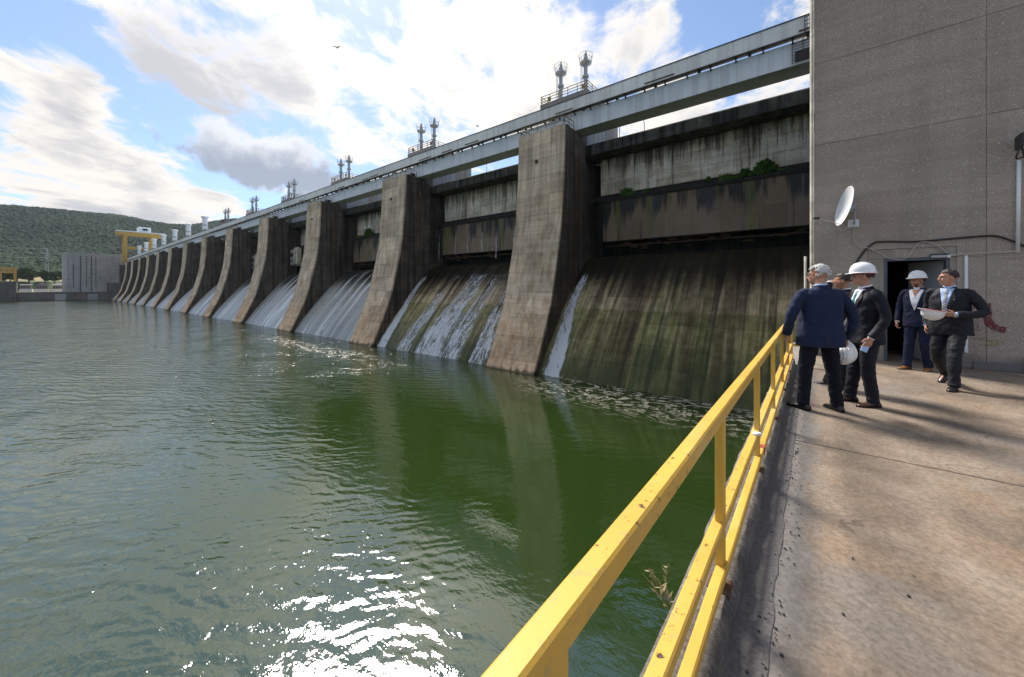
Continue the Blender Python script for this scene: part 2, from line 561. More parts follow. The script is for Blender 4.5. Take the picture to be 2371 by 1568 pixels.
def mat_chute(name, wetness, white):
    """UV in metres: u across the bay, v down the slope"""
    m, t, b = new_mat(name)
    p = t.uv()
    u, v, _ = t.sep(p)
    off = 4.0
    pv = t.comb(t.math('ADD', u, off), v, off)
    s1 = t.noise(t.scale(pv, (0.36, 0.022, 1)), 1, 7, 0.66, 0.1)
    s2 = t.noise(t.scale(pv, (1.2, 0.03, 1)), 1, 7, 0.66, 0.0)
    s3 = t.noise(t.scale(pv, (7, 0.3, 1)), 1, 4, 0.6)
    n = t.noise(pv, 1.2, 6, 0.62)
    c = t.ramp(s1, [(0.30, (0.08, 0.058, 0.048)), (0.42, (0.25, 0.20, 0.135)), (0.49, (0.55, 0.46, 0.32)), (0.56, (0.31, 0.285, 0.145)), (0.62, (0.60, 0.51, 0.36)), (0.72, (0.22, 0.17, 0.12))])
    c = t.mix(t.map(s2, 0.50, 0.36, 0, 0.75), c, (0.045, 0.037, 0.036))
    c = mul(t, c, t.map(t.rand(), 0, 1, 0.72, 1.25, False))
    c = t.mix(t.map(s2, 0.62, 0.72, 0, 0.5), c, (0.16, 0.13, 0.085))
    c = mul(t, c, t.map(n, 0.25, 0.75, 0.65, 1.3))
    c = mul(t, c, t.map(s3, 0.3, 0.7, 0.85, 1.12))
    # algae line: greener, darker below an old waterline
    al = t.map(t.math('ADD', v, t.math('MULTIPLY', t.math('SUBTRACT', s2, 0.5), 0.9)), 14.4, 14.7)
    c = t.mix(t.math('MULTIPLY', al, 0.75), c, mul(t, c, (0.50, 0.60, 0.40)))
    gr = t.map(t.math('ADD', v, t.math('MULTIPLY', t.math('SUBTRACT', s1, 0.5), 18)), 17.0, 22.0, 0, 0.7)
    c = t.mix(gr, c, (0.035, 0.06, 0.028))
    yl = t.noise(t.scale(pv, (1.3, 0.02, 1)), 1, 4, 0.6)
    c = t.mix(t.map(yl, 0.66, 0.70, 0, 0.8), c, (0.36, 0.27, 0.11))
    # crest slime, with the shade under the gate painted in as darkening
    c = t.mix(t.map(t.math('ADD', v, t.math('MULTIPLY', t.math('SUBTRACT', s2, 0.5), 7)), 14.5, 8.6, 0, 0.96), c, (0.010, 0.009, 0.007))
    rough = 0.62
    if white > 0:
        w1 = t.noise(t.scale(pv, (0.7, 0.03, 1)), 1, 7, 0.68, 0.1)
        w2 = t.noise(t.scale(pv, (3.6, 0.16, 1)), 1, 6, 0.7, 0.3)
        grow = t.map(v, 4.0, 17.0, -0.16, 0.13)
        w = t.math('ADD', t.math('ADD', t.math('MULTIPLY', w1, 0.8), t.math('MULTIPLY', w2, 0.35)), t.math('SUBTRACT', grow, 0.06))
        k = t.map(w, 0.42, 0.58, 0, white)
        c = t.mix(k, c, (0.46, 0.475, 0.475))
        c = t.mix(t.map(w1, 0.53, 0.62, 0, 0.9 * white), c, (0.92, 0.94, 0.95))
        c = t.mix(t.map(w1, 0.47, 0.37, 0, 0.75), c, (0.15, 0.14, 0.125))
        rough = t.map(k, 0, 1, 0.30, 0.45)
    elif wetness > 0:
        rough = t.map(s2, 0.3, 0.7, 0.18, 0.5)
    h = t.math('ADD', t.math('MULTIPLY', n, 0.6), t.math('MULTIPLY', s3, 0.6))
    if white == 0:
        c = mul(t, c, (0.92, 0.86, 0.74))
    setp(t, b, c, rough, 0, t.bump(h, 0.5, 0.05), 0.3 if white > 0 else 0.12)
    return m
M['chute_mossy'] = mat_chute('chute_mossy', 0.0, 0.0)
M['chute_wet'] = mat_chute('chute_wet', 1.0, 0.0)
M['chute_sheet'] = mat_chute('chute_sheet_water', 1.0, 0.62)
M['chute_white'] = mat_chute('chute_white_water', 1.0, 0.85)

def mat_stream(name, thr):
    m, t, b = new_mat(name)
    p = t.uv()
    u, v, _ = t.sep(p)     # u: -1..1 across, v metres down, w seed
    sd_ = t.math('MULTIPLY', t.rand(), 31.0)
    pv = t.comb(t.math('ADD', u, sd_), v, sd_)
    a = t.noise(t.scale(pv, (2.0, 0.40, 1)), 1.0, 6, 0.75, 0.8)
    a2 = t.noise(t.scale(pv, (6.5, 2.0, 1)), 1.0, 6, 0.75, 1.0)
    ue = t.new('ShaderNodeAttribute', attribute_name='edge').outputs['Fac']
    e = t.map(ue, 0.45, 1.0, 0.0, 0.22)
    gv = t.math('SUBTRACT', t.map(v, 0.0, 14.0, -0.03, 0.05), t.map(v, 2.6, 0.0, 0.0, 0.22))
    w = t.math('SUBTRACT', t.math('ADD', t.math('ADD', t.math('MULTIPLY', a, 0.55), t.math('MULTIPLY', a2, 0.45)), gv), e)
    al = t.map(w, thr, thr + 0.12, 0, 0.85)
    setp(t, b, (0.80, 0.82, 0.84), 0.45, 0, t.bump(t.math('ADD', a, a2), 0.8, 0.15), 0.4)
    t.put(b.inputs['Alpha'], al)
    return m
M['stream'] = mat_stream('white_water', 0.455)
M['jet'] = mat_stream('white_water_jet', 0.40)
M['stream_thin'] = mat_stream('white_water_broken', 0.485)

def mat_aggregate():
    m, t, b = new_mat('exposed_aggregate_wall')
    p = t.pos()
    n = t.noise(p, 0.8, 8, 0.6)
    c = t.mix(n, (0.31, 0.255, 0.213), (0.435, 0.365, 0.31))
    g = t.noise(p, 45, 6, 0.75)
    c = mul(t, c, t.map(g, 0.3, 0.7, 0.72, 1.26))
    st = t.noise(t.scale(p, (2.4, 1, 0.12)), 1, 5, 0.6)
    c = t.mix(t.map(st, 0.55, 0.38, 0, 0.16), c, (0.16, 0.145, 0.135))
    lay = t.noise(t.scale(p, (0.35, 0.35, 5)), 1, 5, 0.6)
    c = mul(t, c, t.map(lay, 0.3, 0.7, 0.92, 1.07))
    for sc, thr, col in ((26, 0.13, (0.72, 0.69, 0.65)), (15, 0.075, (0.8, 0.78, 0.74)), (34, 0.12, (0.08, 0.07, 0.065)), (48, 0.16, (0.6, 0.54, 0.48))):
        d = t.voro(p, sc)
        sel = t.new('ShaderNodeTexVoronoi')
        sel.inputs['Scale'].default_value = sc
        t.put(sel.inputs['Vector'], p)
        pick = t.map(t.sep(sel.outputs['Color'])[0], 0.72, 0.74)
        c = t.mix(t.math('MULTIPLY', t.map(d, thr * 1.6, thr), pick), c, col)
    # splash-back darkening and old paint low down
    x, y, z = t.sep(p)
    zz = t.math('ADD', z, t.math('MULTIPLY', t.math('SUBTRACT', n, 0.5), 0.3))
    c = t.mix(t.map(zz, 8.05, 7.85, 0, 0.5), c, (0.09, 0.087, 0.088))
    c = mul(t, c, t.map(t.rand(), 0, 1, 0.94, 1.06, False))
    h = t.math('ADD', g, t.math('MULTIPLY', t.voro(p, 26), 0.6))
    setp(t, b, c, 0.92, 0, t.bump(h, 0.6, 0.008), 0.25)
    return m
M['aggregate'] = mat_aggregate()
M['plaster'] = concrete('door_surround_plaster', (0.26, 0.23, 0.195), (0.37, 0.333, 0.285), (0.46, 0.415, 0.36), 0.35, wet=False, scale=2.0, board=0.1, rnd=0.03)
M['cream'] = concrete('cream_joint_strip', (0.40, 0.36, 0.30), (0.58, 0.53, 0.45), (0.7, 0.65, 0.57), 0.25, wet=False, scale=3.0, board=0.3)

def mat_deck():
    m, t, b = new_mat('worn_deck_concrete')
    p = t.pos()
    x, y, z = t.sep(p)
    n = t.noise(p, 0.9, 9, 0.62, 0.4)
    n2 = t.noise(t.scale(p, (1.0, 0.55, 1)), 2.6, 8, 0.66, 0.8)
    f = t.noise(p, 38, 6, 0.7)
    c = t.ramp(t.math('ADD', t.math('MULTIPLY', n, 0.6), t.math('MULTIPLY', n2, 0.4)),
               [(0.30, (0.09, 0.07, 0.053)), (0.44, (0.165, 0.128, 0.096)), (0.54, (0.23, 0.182, 0.138)), (0.68, (0.31, 0.26, 0.205))])
    pk = t.noise(p, 1.7, 4, 0.6)
    c = t.mix(t.map(pk, 0.48, 0.66, 0, 0.5), c, (0.235, 0.165, 0.108))
    gy = t.noise(p, 0.6, 5, 0.6, 0.3)
    c = t.mix(t.map(gy, 0.52, 0.66, 0, 0.6), c, (0.165, 0.152, 0.14))
    c = mul(t, c, t.map(f, 0.3, 0.7, 0.72, 1.25))
    # pale cement skirt along the kerb
    ex = t.math('ADD', x, t.math('MULTIPLY', t.math('SUBTRACT', n2, 0.5), 0.55))
    c = t.mix(t.map(ex, 0.08, -0.14, 0, 0.8), c, mul(t, (0.27, 0.255, 0.24), t.map(f, 0.3, 0.7, 0.75, 1.15)))
    dk = t.noise(t.scale(p, (1.0, 0.35, 1)), 3.2, 7, 0.7, 1.2)
    c = t.mix(t.map(dk, 0.58, 0.72, 0, 0.5), c, (0.06, 0.046, 0.036))
    # fine wandering cracks
    wv = t.new('ShaderNodeVectorMath', operation='ADD')
    t.put(wv.inputs[0], p)
    nn = t.new('ShaderNodeTexNoise')
    t.put(nn.inputs['Vector'], p)
    nn.inputs['Scale'].default_value = 3.0
    nn.inputs['Detail'].default_value = 5
    sc = t.new('ShaderNodeVectorMath', operation='SCALE')
    t.put(sc.inputs[0], nn.outputs['Color'])
    sc.inputs['Scale'].default_value = 0.5
    t.put(wv.inputs[1], sc.outputs[0])
    cr = t.voro(wv.outputs[0], 0.55, 'DISTANCE_TO_EDGE')
    ck = t.math('MULTIPLY', t.map(cr, 0.008, 0.002), t.map(n, 0.5, 0.6))
    c = t.mix(t.math('MULTIPLY', ck, 0.6), c, (0.10, 0.075, 0.055))
    sp = t.noise(p, 130, 3, 0.7)
    c = t.mix(t.map(sp, 0.67, 0.72, 0, 0.7), c, (0.06, 0.05, 0.045))
    h = t.math('ADD', t.math('MULTIPLY', f, 0.5), t.math('ADD', n2, t.math('MULTIPLY', ck, -0.6)))
    setp(t, b, c, 0.85, 0, t.bump(h, 0.55, 0.012), 0.3)
    return m
M['deck'] = mat_deck()

def mat_gutter():
    m, t, b = new_mat('bitumen_gutter')
    p = t.pos()
    n = t.noise(t.scale(p, (2, 0.6, 1)), 2.2, 7, 0.65)
    f = t.noise(p, 60, 5, 0.7)
    c = t.mix(n, (0.105, 0.098, 0.094), (0.215, 0.202, 0.195))
    c = mul(t, c, t.map(f, 0.3, 0.7, 0.7, 1.25))
    setp(t, b, c, 0.75, 0, t.bump(t.math('ADD', f, n), 0.5, 0.006), 0.35)
    return m
M['gutter'] = mat_gutter()

def mat_kerb():
    m, t, b = new_mat('pitted_kerb_concrete')
    p = t.pos()
    n = t.noise(p, 2.6, 8, 0.66)
    f = t.noise(p, 40, 6, 0.72)
    c = t.ramp(n, [(0.3, (0.10, 0.088, 0.076)), (0.5, (0.18, 0.158, 0.138)), (0.68, (0.26, 0.235, 0.21))])
    c = mul(t, c, t.map(f, 0.28, 0.72, 0.55, 1.3))
    ru = t.noise(t.scale(p, (3, 0.7, 3)), 2, 5, 0.6)
    c = t.mix(t.map(ru, 0.6, 0.72, 0, 0.5), c, (0.20, 0.115, 0.07))
    setp(t, b, c, 0.9, 0, t.bump(t.math('ADD', f, n), 0.9, 0.015), 0.25)
    return m
M['kerb'] = mat_kerb()

def mat_water():
    m, t, b = new_mat('river_water')
    p = t.pos()
    x, y, z = t.sep(p)
    # ripple trains, calmer in the lee of the deck
    dx = t.math('ADD', x, 11.0)
    dy = t.math('SUBTRACT', y, 19.0)
    dist = t.math('SQRT', t.math('ADD', t.math('MULTIPLY', dx, dx), t.math('MULTIPLY', t.math('MULTIPLY', dy, dy), 1.4)))
    big = t.noise(p, 0.05, 3, 0.5, 0.4)
    amp = t.map(t.math('ADD', dist, t.math('MULTIPLY', t.math('SUBTRACT', big, 0.5), 26.0)), 8.0, 42.0, 0.12, 1.6)
    def train(lam, ang, dist_, sc, seed):
        mp = t.new('ShaderNodeMapping')
        t.put(mp.inputs['Vector'], p)
        mp.inputs['Location'].default_value = (seed, seed * 0.7, 0)
        mp.inputs['Rotation'].default_value = (0, 0, R(ang))
        wn = t.new('ShaderNodeTexWave', wave_type='BANDS', bands_direction='Y', wave_profile='SIN')
        t.put(wn.inputs['Vector'], mp.outputs[0])
        wn.inputs['Scale'].default_value = 0.314 / lam
        wn.inputs['Distortion'].default_value = dist_
        wn.inputs['Detail'].default_value = 2.0
        wn.inputs['Detail Scale'].default_value = sc
        wn.inputs['Detail Roughness'].default_value = 0.55
        return wn.outputs['Fac']
    g1 = t.noise(p, 0.13, 3, 0.5)
    w1 = t.math('MULTIPLY', train(1.05, -36, 7.0, 1.6, 0), t.map(g1, 0.35, 0.65, 0.2, 1.0))
    w2 = t.math('MULTIPLY', train(0.42, -50, 6.0, 1.4, 5), t.map(t.noise(p, 0.21, 2, 0.5), 0.4, 0.62))
    w2b = t.math('MULTIPLY', train(0.55, -14, 7.0, 1.2, 9), t.map(t.noise(p, 0.17, 2, 0.5, 1.0), 0.42, 0.65))
    rot = t.new('ShaderNodeMapping')
    t.put(rot.inputs['Vector'], p)
    rot.inputs['Rotation'].default_value = (0, 0, R(-38))
    rot.inputs['Scale'].default_value = (2.4, 5.2, 1)
    w3 = t.noise(rot.outputs[0], 1.0, 3, 0.55, 0.6)
    w4 = t.noise(p, 8.0, 2, 0.5, 0.4)
    w0 = t.noise(t.scale(p, (0.10, 0.22, 1)), 1.0, 2, 0.5, 0.6)
    h = t.math('ADD', t.math('MULTIPLY', w0, 0.18), t.math('MULTIPLY', w1, 0.036))
    h = t.math('ADD', h, t.math('MULTIPLY', w2, 0.0165))
    h = t.math('ADD', h, t.math('MULTIPLY', w2b, 0.0165))
    h = t.math('ADD', h, t.math('MULTIPLY', w3, 0.026))
    h = t.math('ADD', h, t.math('MULTIPLY', w4, 0.011))
    h = t.math('MULTIPLY', h, amp)
    # drifting foam near the toe of the spillway and one long slick line
    fw = t.noise(t.scale(p, (0.20, 0.36, 1)), 1.0, 7, 0.66, 2.2)
    fl = t.math('ABSOLUTE', t.math('SUBTRACT', fw, 0.5))
    near = t.math('MULTIPLY', t.map(y, 24.5, 31.0), t.map(x, -26.0, -15.0))
    near = t.math('ADD', near, t.math('MULTIPLY', t.map(t.math('ABSOLUTE', t.math('SUBTRACT', y, 26.0)), 3.5, 0.5, 0, 0.75), t.map(t.math('ABSOLUTE', t.math('ADD', x, 62)), 30, 8)))
    brk = t.noise(p, 1.3, 6, 0.7)
    foam = t.math('MULTIPLY', t.math('MULTIPLY', t.map(fl, 0.040, 0.012), t.map(brk, 0.43, 0.53)), near)
    toe = t.math('MULTIPLY', t.map(t.math('ADD', y, t.math('MULTIPLY', t.math('SUBTRACT', brk, 0.5), 1.3)), 32.95, 33.35), t.map(t.noise(t.scale(p, (0.5, 0.1, 1)), 1, 4), 0.5, 0.62))
    foam = t.math('MAXIMUM', foam, toe)
    n = t.noise(p, 0.05, 4, 0.5)
    c = t.mix(n, (0.014, 0.030, 0.005), (0.022, 0.043, 0.009))
    c = t.mix(t.math('MULTIPLY', foam, 0.85), c, (0.62, 0.58, 0.46))
    setp(t, b, c, t.math('ADD', 0.045, t.math('MULTIPLY', foam, 0.6)), 0, t.bump(h, 1.0, 0.85), 0.5)
    b.inputs['IOR'].default_value = 2.0
    return m
M['water'] = mat_water()

def mat_leaf(name, c0, c1, attr=False):
    m, t, b = new_mat(name)
    if attr:
        a = t.new('ShaderNodeAttribute', attribute_name='tint').outputs['Fac']
    else:
        a = t.noise(t.pos(), 1.2, 3, 0.6)
    c = t.ramp(a, [(0.0, c0), (0.75, c1), (1.0, tuple(k * 1.25 for k in c1))])
    setp(t, b, c, 0.85, 0, None, 0.05)
    return m
M['forest'] = mat_leaf('forest_foliage', (0.010, 0.024, 0.016), (0.032, 0.052, 0.026), True)
M['leaf'] = mat_leaf('leaf_green', (0.020, 0.040, 0.010), (0.055, 0.085, 0.022), True)
M['weed'] = mat_leaf('weed_green', (0.03, 0.07, 0.016), (0.09, 0.17, 0.035))
M['dry'] = plain('dry_stem', (0.30, 0.25, 0.13), 0.8)
M['bark'] = plain('bark', (0.09, 0.07, 0.05), 0.9, 0, 0.3)

def mat_ground():
    m, t, b = new_mat('hill_ground')
    p = t.pos()
    n = t.noise(p, 0.004, 6, 0.6)
    n2 = t.noise(p, 0.03, 6, 0.6)
    c = t.ramp(t.math('ADD', t.math('MULTIPLY', n, 0.5), t.math('MULTIPLY', n2, 0.5)), [(0.35, (0.02, 0.036, 0.012)), (0.55, (0.05, 0.075, 0.02)), (0.7, (0.12, 0.12, 0.045))])
    setp(t, b, c, 0.95)
    return m
M['ground'] = mat_ground()
M['dry_grass'] = plain('dry_grass_bank', (0.26, 0.21, 0.10), 0.95, 0, 0.35, 0.05)
M['asphalt'] = plain('asphalt', (0.10, 0.10, 0.10), 0.9, 0, 0.2, 0.2)


# ------------------------------------------------------------------ river
wv, wf = MB(), None
wv.add([(-9000, -6000, 0), (3000, -6000, 0), (3000, 60, 0), (-9000, 60, 0)], [(0, 1, 2, 3)])
tag(wv.build('river', M['water']), kind='structure')

# ------------------------------------------------------------------ the dam
PITCH, BAYW, PW = 31.5, 24.7, 6.8
NP = 13
ORD = ['nearest', 'second', 'third', 'fourth', 'fifth', 'sixth', 'seventh', 'eighth', 'ninth', 'tenth', 'eleventh', 'twelfth', 'thirteenth', 'farthest']
NOSE = [(31.6, -2.0), (32.3, 0.0), (32.9, 1.2), (34.4, 4.5), (35.7, 7.5), (36.6, 11.1), (37.4, 14.4), (37.95, 17.3), (38.4, 22.2), (38.7, 28.8)]
PTOP = 28.8
def nose_y(z):
    for (y0, z0), (y1, z1) in zip(NOSE, NOSE[1:]):
        if z0 <= z <= z1:
            a = (z - z0) / (z1 - z0)
            return y0 + (y1 - y0) * a
    return NOSE[-1][0]

def smooth_curve(pts, n):
    out = []
    m = len(pts)
    for i in range(m - 1):
        p0, p1, p2, p3 = pts[max(i - 1, 0)], pts[i], pts[i + 1], pts[min(i + 2, m - 1)]
        for k in range(n):
            s = k / n
            q = []
            for a, b, c, d in zip(p0, p1, p2, p3):
                q.append(0.5 * ((2 * b) + (c - a) * s + (2 * a - 5 * b + 4 * c - d) * s * s + (3 * b - a - 3 * c + d) * s ** 3))
            out.append(tuple(q))
    out.append(pts[-1])
    return out
NOSE_S = smooth_curve(NOSE, 4)
OGEE = smooth_curve([(32.4, -1.6), (33.3, 0.0), (34.9, 2.4), (36.9, 4.9), (40.4, 9.0), (43.2, 11.9), (44.6, 12.9), (46.3, 13.35), (50.5, 13.4)], 5)[::-1]

def railing(mb, pts, h, r, mids=1, step=1.3):
    pts = [Vector(p) for p in pts]
    for a, b in zip(pts, pts[1:]):
        for k in range(mids + 1):
            z = h * (k + 1) / (mids + 1)
            mb.bar(a + Vector((0, 0, z)), b + Vector((0, 0, z)), r, r)
        n = max(1, round((b - a).length / step))
        for i in range(n + 1):
            p = a.lerp(b, i / n)
            mb.bar(p, p + Vector((0, 0, h)), r, r)

# pier: core, recessed joints between cast panels on nose and right flank, catwalk rail on the head
PX0 = -23.1
def pier_core(x0, x1, inset):
    mb = MB()
    poly = [(y + inset, z) for y, z in NOSE_S] + [(44.0, PTOP - 0.9), (44.0, -2.0)]
    poly[len(NOSE_S) - 1] = (NOSE_S[-1][0] + inset, PTOP)
    poly.insert(len(NOSE_S), (42.6, PTOP))
    mb.prism(poly[::-1], x0 + inset, x1 - inset)
    mb.box(x0 + 1.0, x1 - 1.0, 44.0, 56.0, -2.0, 27.7)
    return mb

LEVELS = [-1.9, 1.15, 3.7, 6.2, 8.7, 11.1, 13.4, 15.8, 18.2, 20.6, 23.0, 25.3, 27.0, 28.78]
COLS = [0.0, 2.15, 5.0, 6.8]
def curved_panel(xa, xb, za, zb, d):
    """a cast panel following the nose; d = depth"""
    zs = [za + (zb - za) * k / 3 for k in range(4)]
    vs, fs = [], []
    for z in zs:
        y = nose_y(z)
        vs += [(xa, y, z), (xb, y, z), (xb, y + d, z), (xa, y + d, z)]
    for i in range(3):
        a, b = i * 4, i * 4 + 4
        for k in range(4):
            k2 = (k + 1) % 4
            fs.append((a + k, a + k2, b + k2, b + k))
    fs += [(3, 2, 1, 0), (12, 13, 14, 15)]
    return vs, fs

pier_panel_meshes = {}
def make_pier(k):
    x1 = PX0 - PITCH * k
    x0 = x1 - PW
    extra = ['with a round pipe hole near its top', 'with two overflowing gates beside it', 'with a dark weedy gate beside it', 'beside the first gate with white machinery'][k] if k < 4 else 'in the receding row'
    root = thing('dam_pier', '%s concrete pier of the spillway dam, %s' % (ORD[k], extra), 'dam pier', ((x0 + x1) / 2, 38.7, 0), group='concrete piers of the spillway')
    o = pier_core(x0, x1, 0.05).build('core', M['pier_shaded'], root)
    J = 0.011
    if k < 6:
        for li in range(len(LEVELS) - 1):
            za, zb = LEVELS[li] + J, LEVELS[li + 1] - J
            for ci in range(3):
                key = ('n', li, ci)
                xa, xb = COLS[ci] + J, COLS[ci + 1] - J
                if key not in pier_panel_meshes:
                    vs, fs = curved_panel(-PW + xa - 0 if ci else -PW, (-PW + xb) if ci < 2 else 0, za, zb, 0.30)
                    pier_panel_meshes[key] = MB().add(vs, fs).mesh('panel')
                    pier_panel_meshes[key].materials.append(M['pier'])
                p = bpy.data.objects.new('panel', pier_panel_meshes[key])
                COL.objects.link(p)
                p.parent = root
                p.location = (PW / 2, -38.7, 0)
            # right flank, two panels per lift
            y_n0, y_n1 = nose_y(za) + 0.32, nose_y(zb) + 0.32
            ym = 41.2
            for ci in range(2):
                key = ('s', li, ci)
                if key not in pier_panel_meshes:
                    zt = min(zb, 27.85) if ci else zb
                    if ci == 0:
                        poly = [(y_n0, za), (ym - J, za), (ym - J, zt), (y_n1, zt)]
                    else:
                        poly = [(ym + J, za), (43.98, za), (43.98, zt), (ym + J, zt)]
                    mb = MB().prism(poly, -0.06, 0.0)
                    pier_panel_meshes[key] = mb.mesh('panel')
                    pier_panel_meshes[key].materials.append(M['pier_shaded'])
                if li == len(LEVELS) - 2 and ci == 1:
                    continue
                p = bpy.data.objects.new('panel', pier_panel_meshes[key])
                COL.objects.link(p)
                p.parent = root
                p.location = (PW / 2, -38.7, 0)
    else:
        mb = MB()
        poly = NOSE_S + [(y + 0.3, z) for y, z in NOSE_S[::-1]]
        mb.prism(poly[::-1], x0, x1)
        mb.build('nose_facing', M['pier'], root)
    # head: catwalk rail, bearings
    mb = MB()
    h = 1.05
    railing(mb, [(x1 - 0.15, 41.2, PTOP), (x1 - 0.15, 38.9, PTOP), (x0 + 0.15, 38.9, PTOP), (x0 + 0.15, 41.2, PTOP)], h, 0.07)
    mb.build('catwalk_railing', M['dull_yellow'], root)
    for dx in (1.0, 2.0, 4.6, 5.6):
        MB().box(x0 + dx, x0 + dx + 0.45, 40.6, 41.3, PTOP, PTOP + 0.75).build('bearing', M['dark_metal'] if dx != 2.0 else M['rust'], root)
    if k < 3:
        yy = nose_y(25.2) - 0.02
        xx = x0 + 2.9 + 0.1 * k
        MB().lathe([(0.16, -0.05), (0.24, 0.0), (0.24, 0.16), (0.17, 0.16), (0.17, 0.02)], (xx, yy - 0.1, 25.0), 16, (0, 1, 0)).build('drain_pipe', M['dark_metal'], root)
    if k < 3:
        vs, fs = [], []
        for i in range(15):
            z = 26.6 - i * 0.75
            w = (0.16 - 0.004 * i) * (1 + 0.4 * mnoise.noise(Vector((z * 1.3, k, 0))))
            yc = 41.9 + 0.06 * mnoise.noise(Vector((z * 0.7, k + 5, 0)))
            vs += [(x1 + 0.004, yc - w, z), (x1 + 0.004, yc + w, z)]
        fs = [(2 * i, 2 * i + 2, 2 * i + 3, 2 * i + 1) for i in range(14)]
        MB().add(vs, fs).build('rust_streak', M['rust_stain'], root)
    return root
def mat_rust_stain():
    m, t, b = new_mat('orange_rust_stain')
    p = t.pos()
    n = t.noise(t.scale(p, (1, 4, 0.4)), 1.5, 5, 0.65)
    setp(t, b, t.mix(n, (0.32, 0.15, 0.05), (0.16, 0.075, 0.03)), 0.9, 0, None, 0.2)
    t.put(b.inputs['Alpha'], t.map(n, 0.36, 0.56, 0, 0.85))
    return m
M['rust_stain'] = mat_rust_stain()
for k in range(NP):
    make_pier(k)

# bays: chute, weathered breast wall, bridge lip, dark rear wall
def grid_uv(mb_pts, xs, name, mat, parent, d0=0.0):
    vs, fs, uvs = [], [], []
    d = [d0]
    for (y0, z0), (y1, z1) in zip(mb_pts, mb_pts[1:]):
        d.append(d[-1] + math.hypot(y1 - y0, z1 - z0))
    n = len(xs)
    for i, (y, z) in enumerate(mb_pts):
        for x in xs:
            vs.append((x, y, z))
            uvs.append((x, d[i]))
    for i in range(len(mb_pts) - 1):
        for j in range(n - 1):
            fs.append((i * n + j, (i + 1) * n + j, (i + 1) * n + j + 1, i * n + j + 1))
    mb = MB()
    mb.add(vs, fs)
    o = mb.build(name, mat, parent, smooth=True)
    lay = o.data.uv_layers.new(name='UVMap')
    for lp in o.data.loops:
        lay.data[lp.index].uv = uvs[lp.vertex_index]
    return o

CH = ['chute_mossy', 'chute_wet', 'chute_sheet'] + ['chute_white'] * 12
bay_state = ['dry and streaked with moss and brown stains', 'dark and wet with white streams running down', 'under a thin grey sheet of water'] + ['under a pale sheet of water'] * 12
for k in range(NP + 1):
    xl = PX0 - PITCH * k
    xr = xl + BAYW
    cxm = (xl + xr) / 2
    root = thing('spillway_bay', '%s spillway bay, its sloping chute %s' % (ORD[k], bay_state[k]), 'spillway', (cxm, 33.3, 0), group='spillway bays between the piers')
    xs = np.linspace(xl, xr, 14 if k < 4 else 4)
    if k < 3:
        cuts = [0, 13, 18, 21, 24, 27, 31, 36, len(OGEE) - 1]
        cuts = sorted(set(min(c_, len(OGEE) - 1) for c_ in cuts))
        nc = 5
        exs = np.linspace(xl, xr, nc + 1)
        grid_uv([(y_ + 0.07, z_ - 0.07) for y_, z_ in OGEE], np.linspace(xl, xr, 3), 'chute_bed', M['dark'], root)
        d_all = [0.0]
        for (y0_, z0_), (y1_, z1_) in zip(OGEE, OGEE[1:]):
            d_all.append(d_all[-1] + math.hypot(y1_ - y0_, z1_ - z0_))
        for ci in range(nc):
            for ri in range(len(cuts) - 1):
                seg = OGEE[cuts[ri]:cuts[ri + 1] + 1]
                (ya, za), (yb, zb) = seg[-2], seg[-1]
                L_ = math.hypot(yb - ya, zb - za)
                seg = seg[:-1] + [(yb + (ya - yb) * 0.018 / L_, zb + (za - zb) * 0.018 / L_)]
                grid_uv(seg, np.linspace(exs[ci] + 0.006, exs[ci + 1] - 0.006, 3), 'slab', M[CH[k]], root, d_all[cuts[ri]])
    else:
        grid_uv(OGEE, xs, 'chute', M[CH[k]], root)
    # breast wall in cast panels
    nx = 5 if k < 4 else 1
    ex = np.linspace(xl + 0.7, xr - 0.7, nx + 1)
    ez = [21.6, 23.1, 24.9, 26.42] if k < 4 else [21.6, 26.42]
    for i in range(nx):
        for j in range(len(ez) - 1):
            MB().box(ex[i] + 0.012, ex[i + 1] - 0.012, 47.0 + 0.012 * ((i * 7 + j * 3) % 3), 47.5, ez[j] + 0.012, ez[j + 1] - 0.012).build('panel' if k < 4 else 'breast_wall', M['breast'], root)
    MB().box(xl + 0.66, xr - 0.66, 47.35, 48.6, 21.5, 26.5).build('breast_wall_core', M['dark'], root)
    # lip: front fascia, soffit
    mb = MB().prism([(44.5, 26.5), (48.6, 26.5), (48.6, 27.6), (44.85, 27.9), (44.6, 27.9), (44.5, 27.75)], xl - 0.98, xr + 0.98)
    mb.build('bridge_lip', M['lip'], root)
    if k < 4:
        for i in range(9):
            xx = xl + 0.5 + i * (BAYW - 1) / 8
            MB().box(xx - 0.14, xx + 0.14, 44.43, 44.52, 26.55, 27.5).build('lip_rib', M['lip'], root)
    MB().box(xl - 0.98, xr + 0.98, 49.0, 49.6, 12.0, 26.5).build('rear_wall', M['dark'], root)  # near-black colour stands in for the shade behind the gate
    MB().box(xl - 0.98, xr + 0.98, 48.6, 56.0, 27.3, 27.68).build('road_deck', M['lip'], root)
    # ledge
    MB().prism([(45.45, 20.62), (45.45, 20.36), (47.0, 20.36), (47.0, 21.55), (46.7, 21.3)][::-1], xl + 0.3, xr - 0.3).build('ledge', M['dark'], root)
    if k < 4:
        mb = MB()
        for i in range(26):
            random.seed(100 * k + i)
            xx = xl + 1 + random.random() * (BAYW - 2)
            w = 0.2 + random.random() * 0.9
            zz = 14.0 + random.random() * 1.1
            mb.box(xx, xx + w, 46.2 + random.random() * 0.4, 46.9, zz, zz + 0.08 + random.random() * 0.25)
        mb.box(xl + 0.8, xr - 0.8, 46.5, 46.8, 14.6, 14.75)
        mb.box(xl + 0.8, xr - 0.8, 46.4, 46.8, 15.3, 15.55)
        mb.build('seal_beams', M['rust'], root)

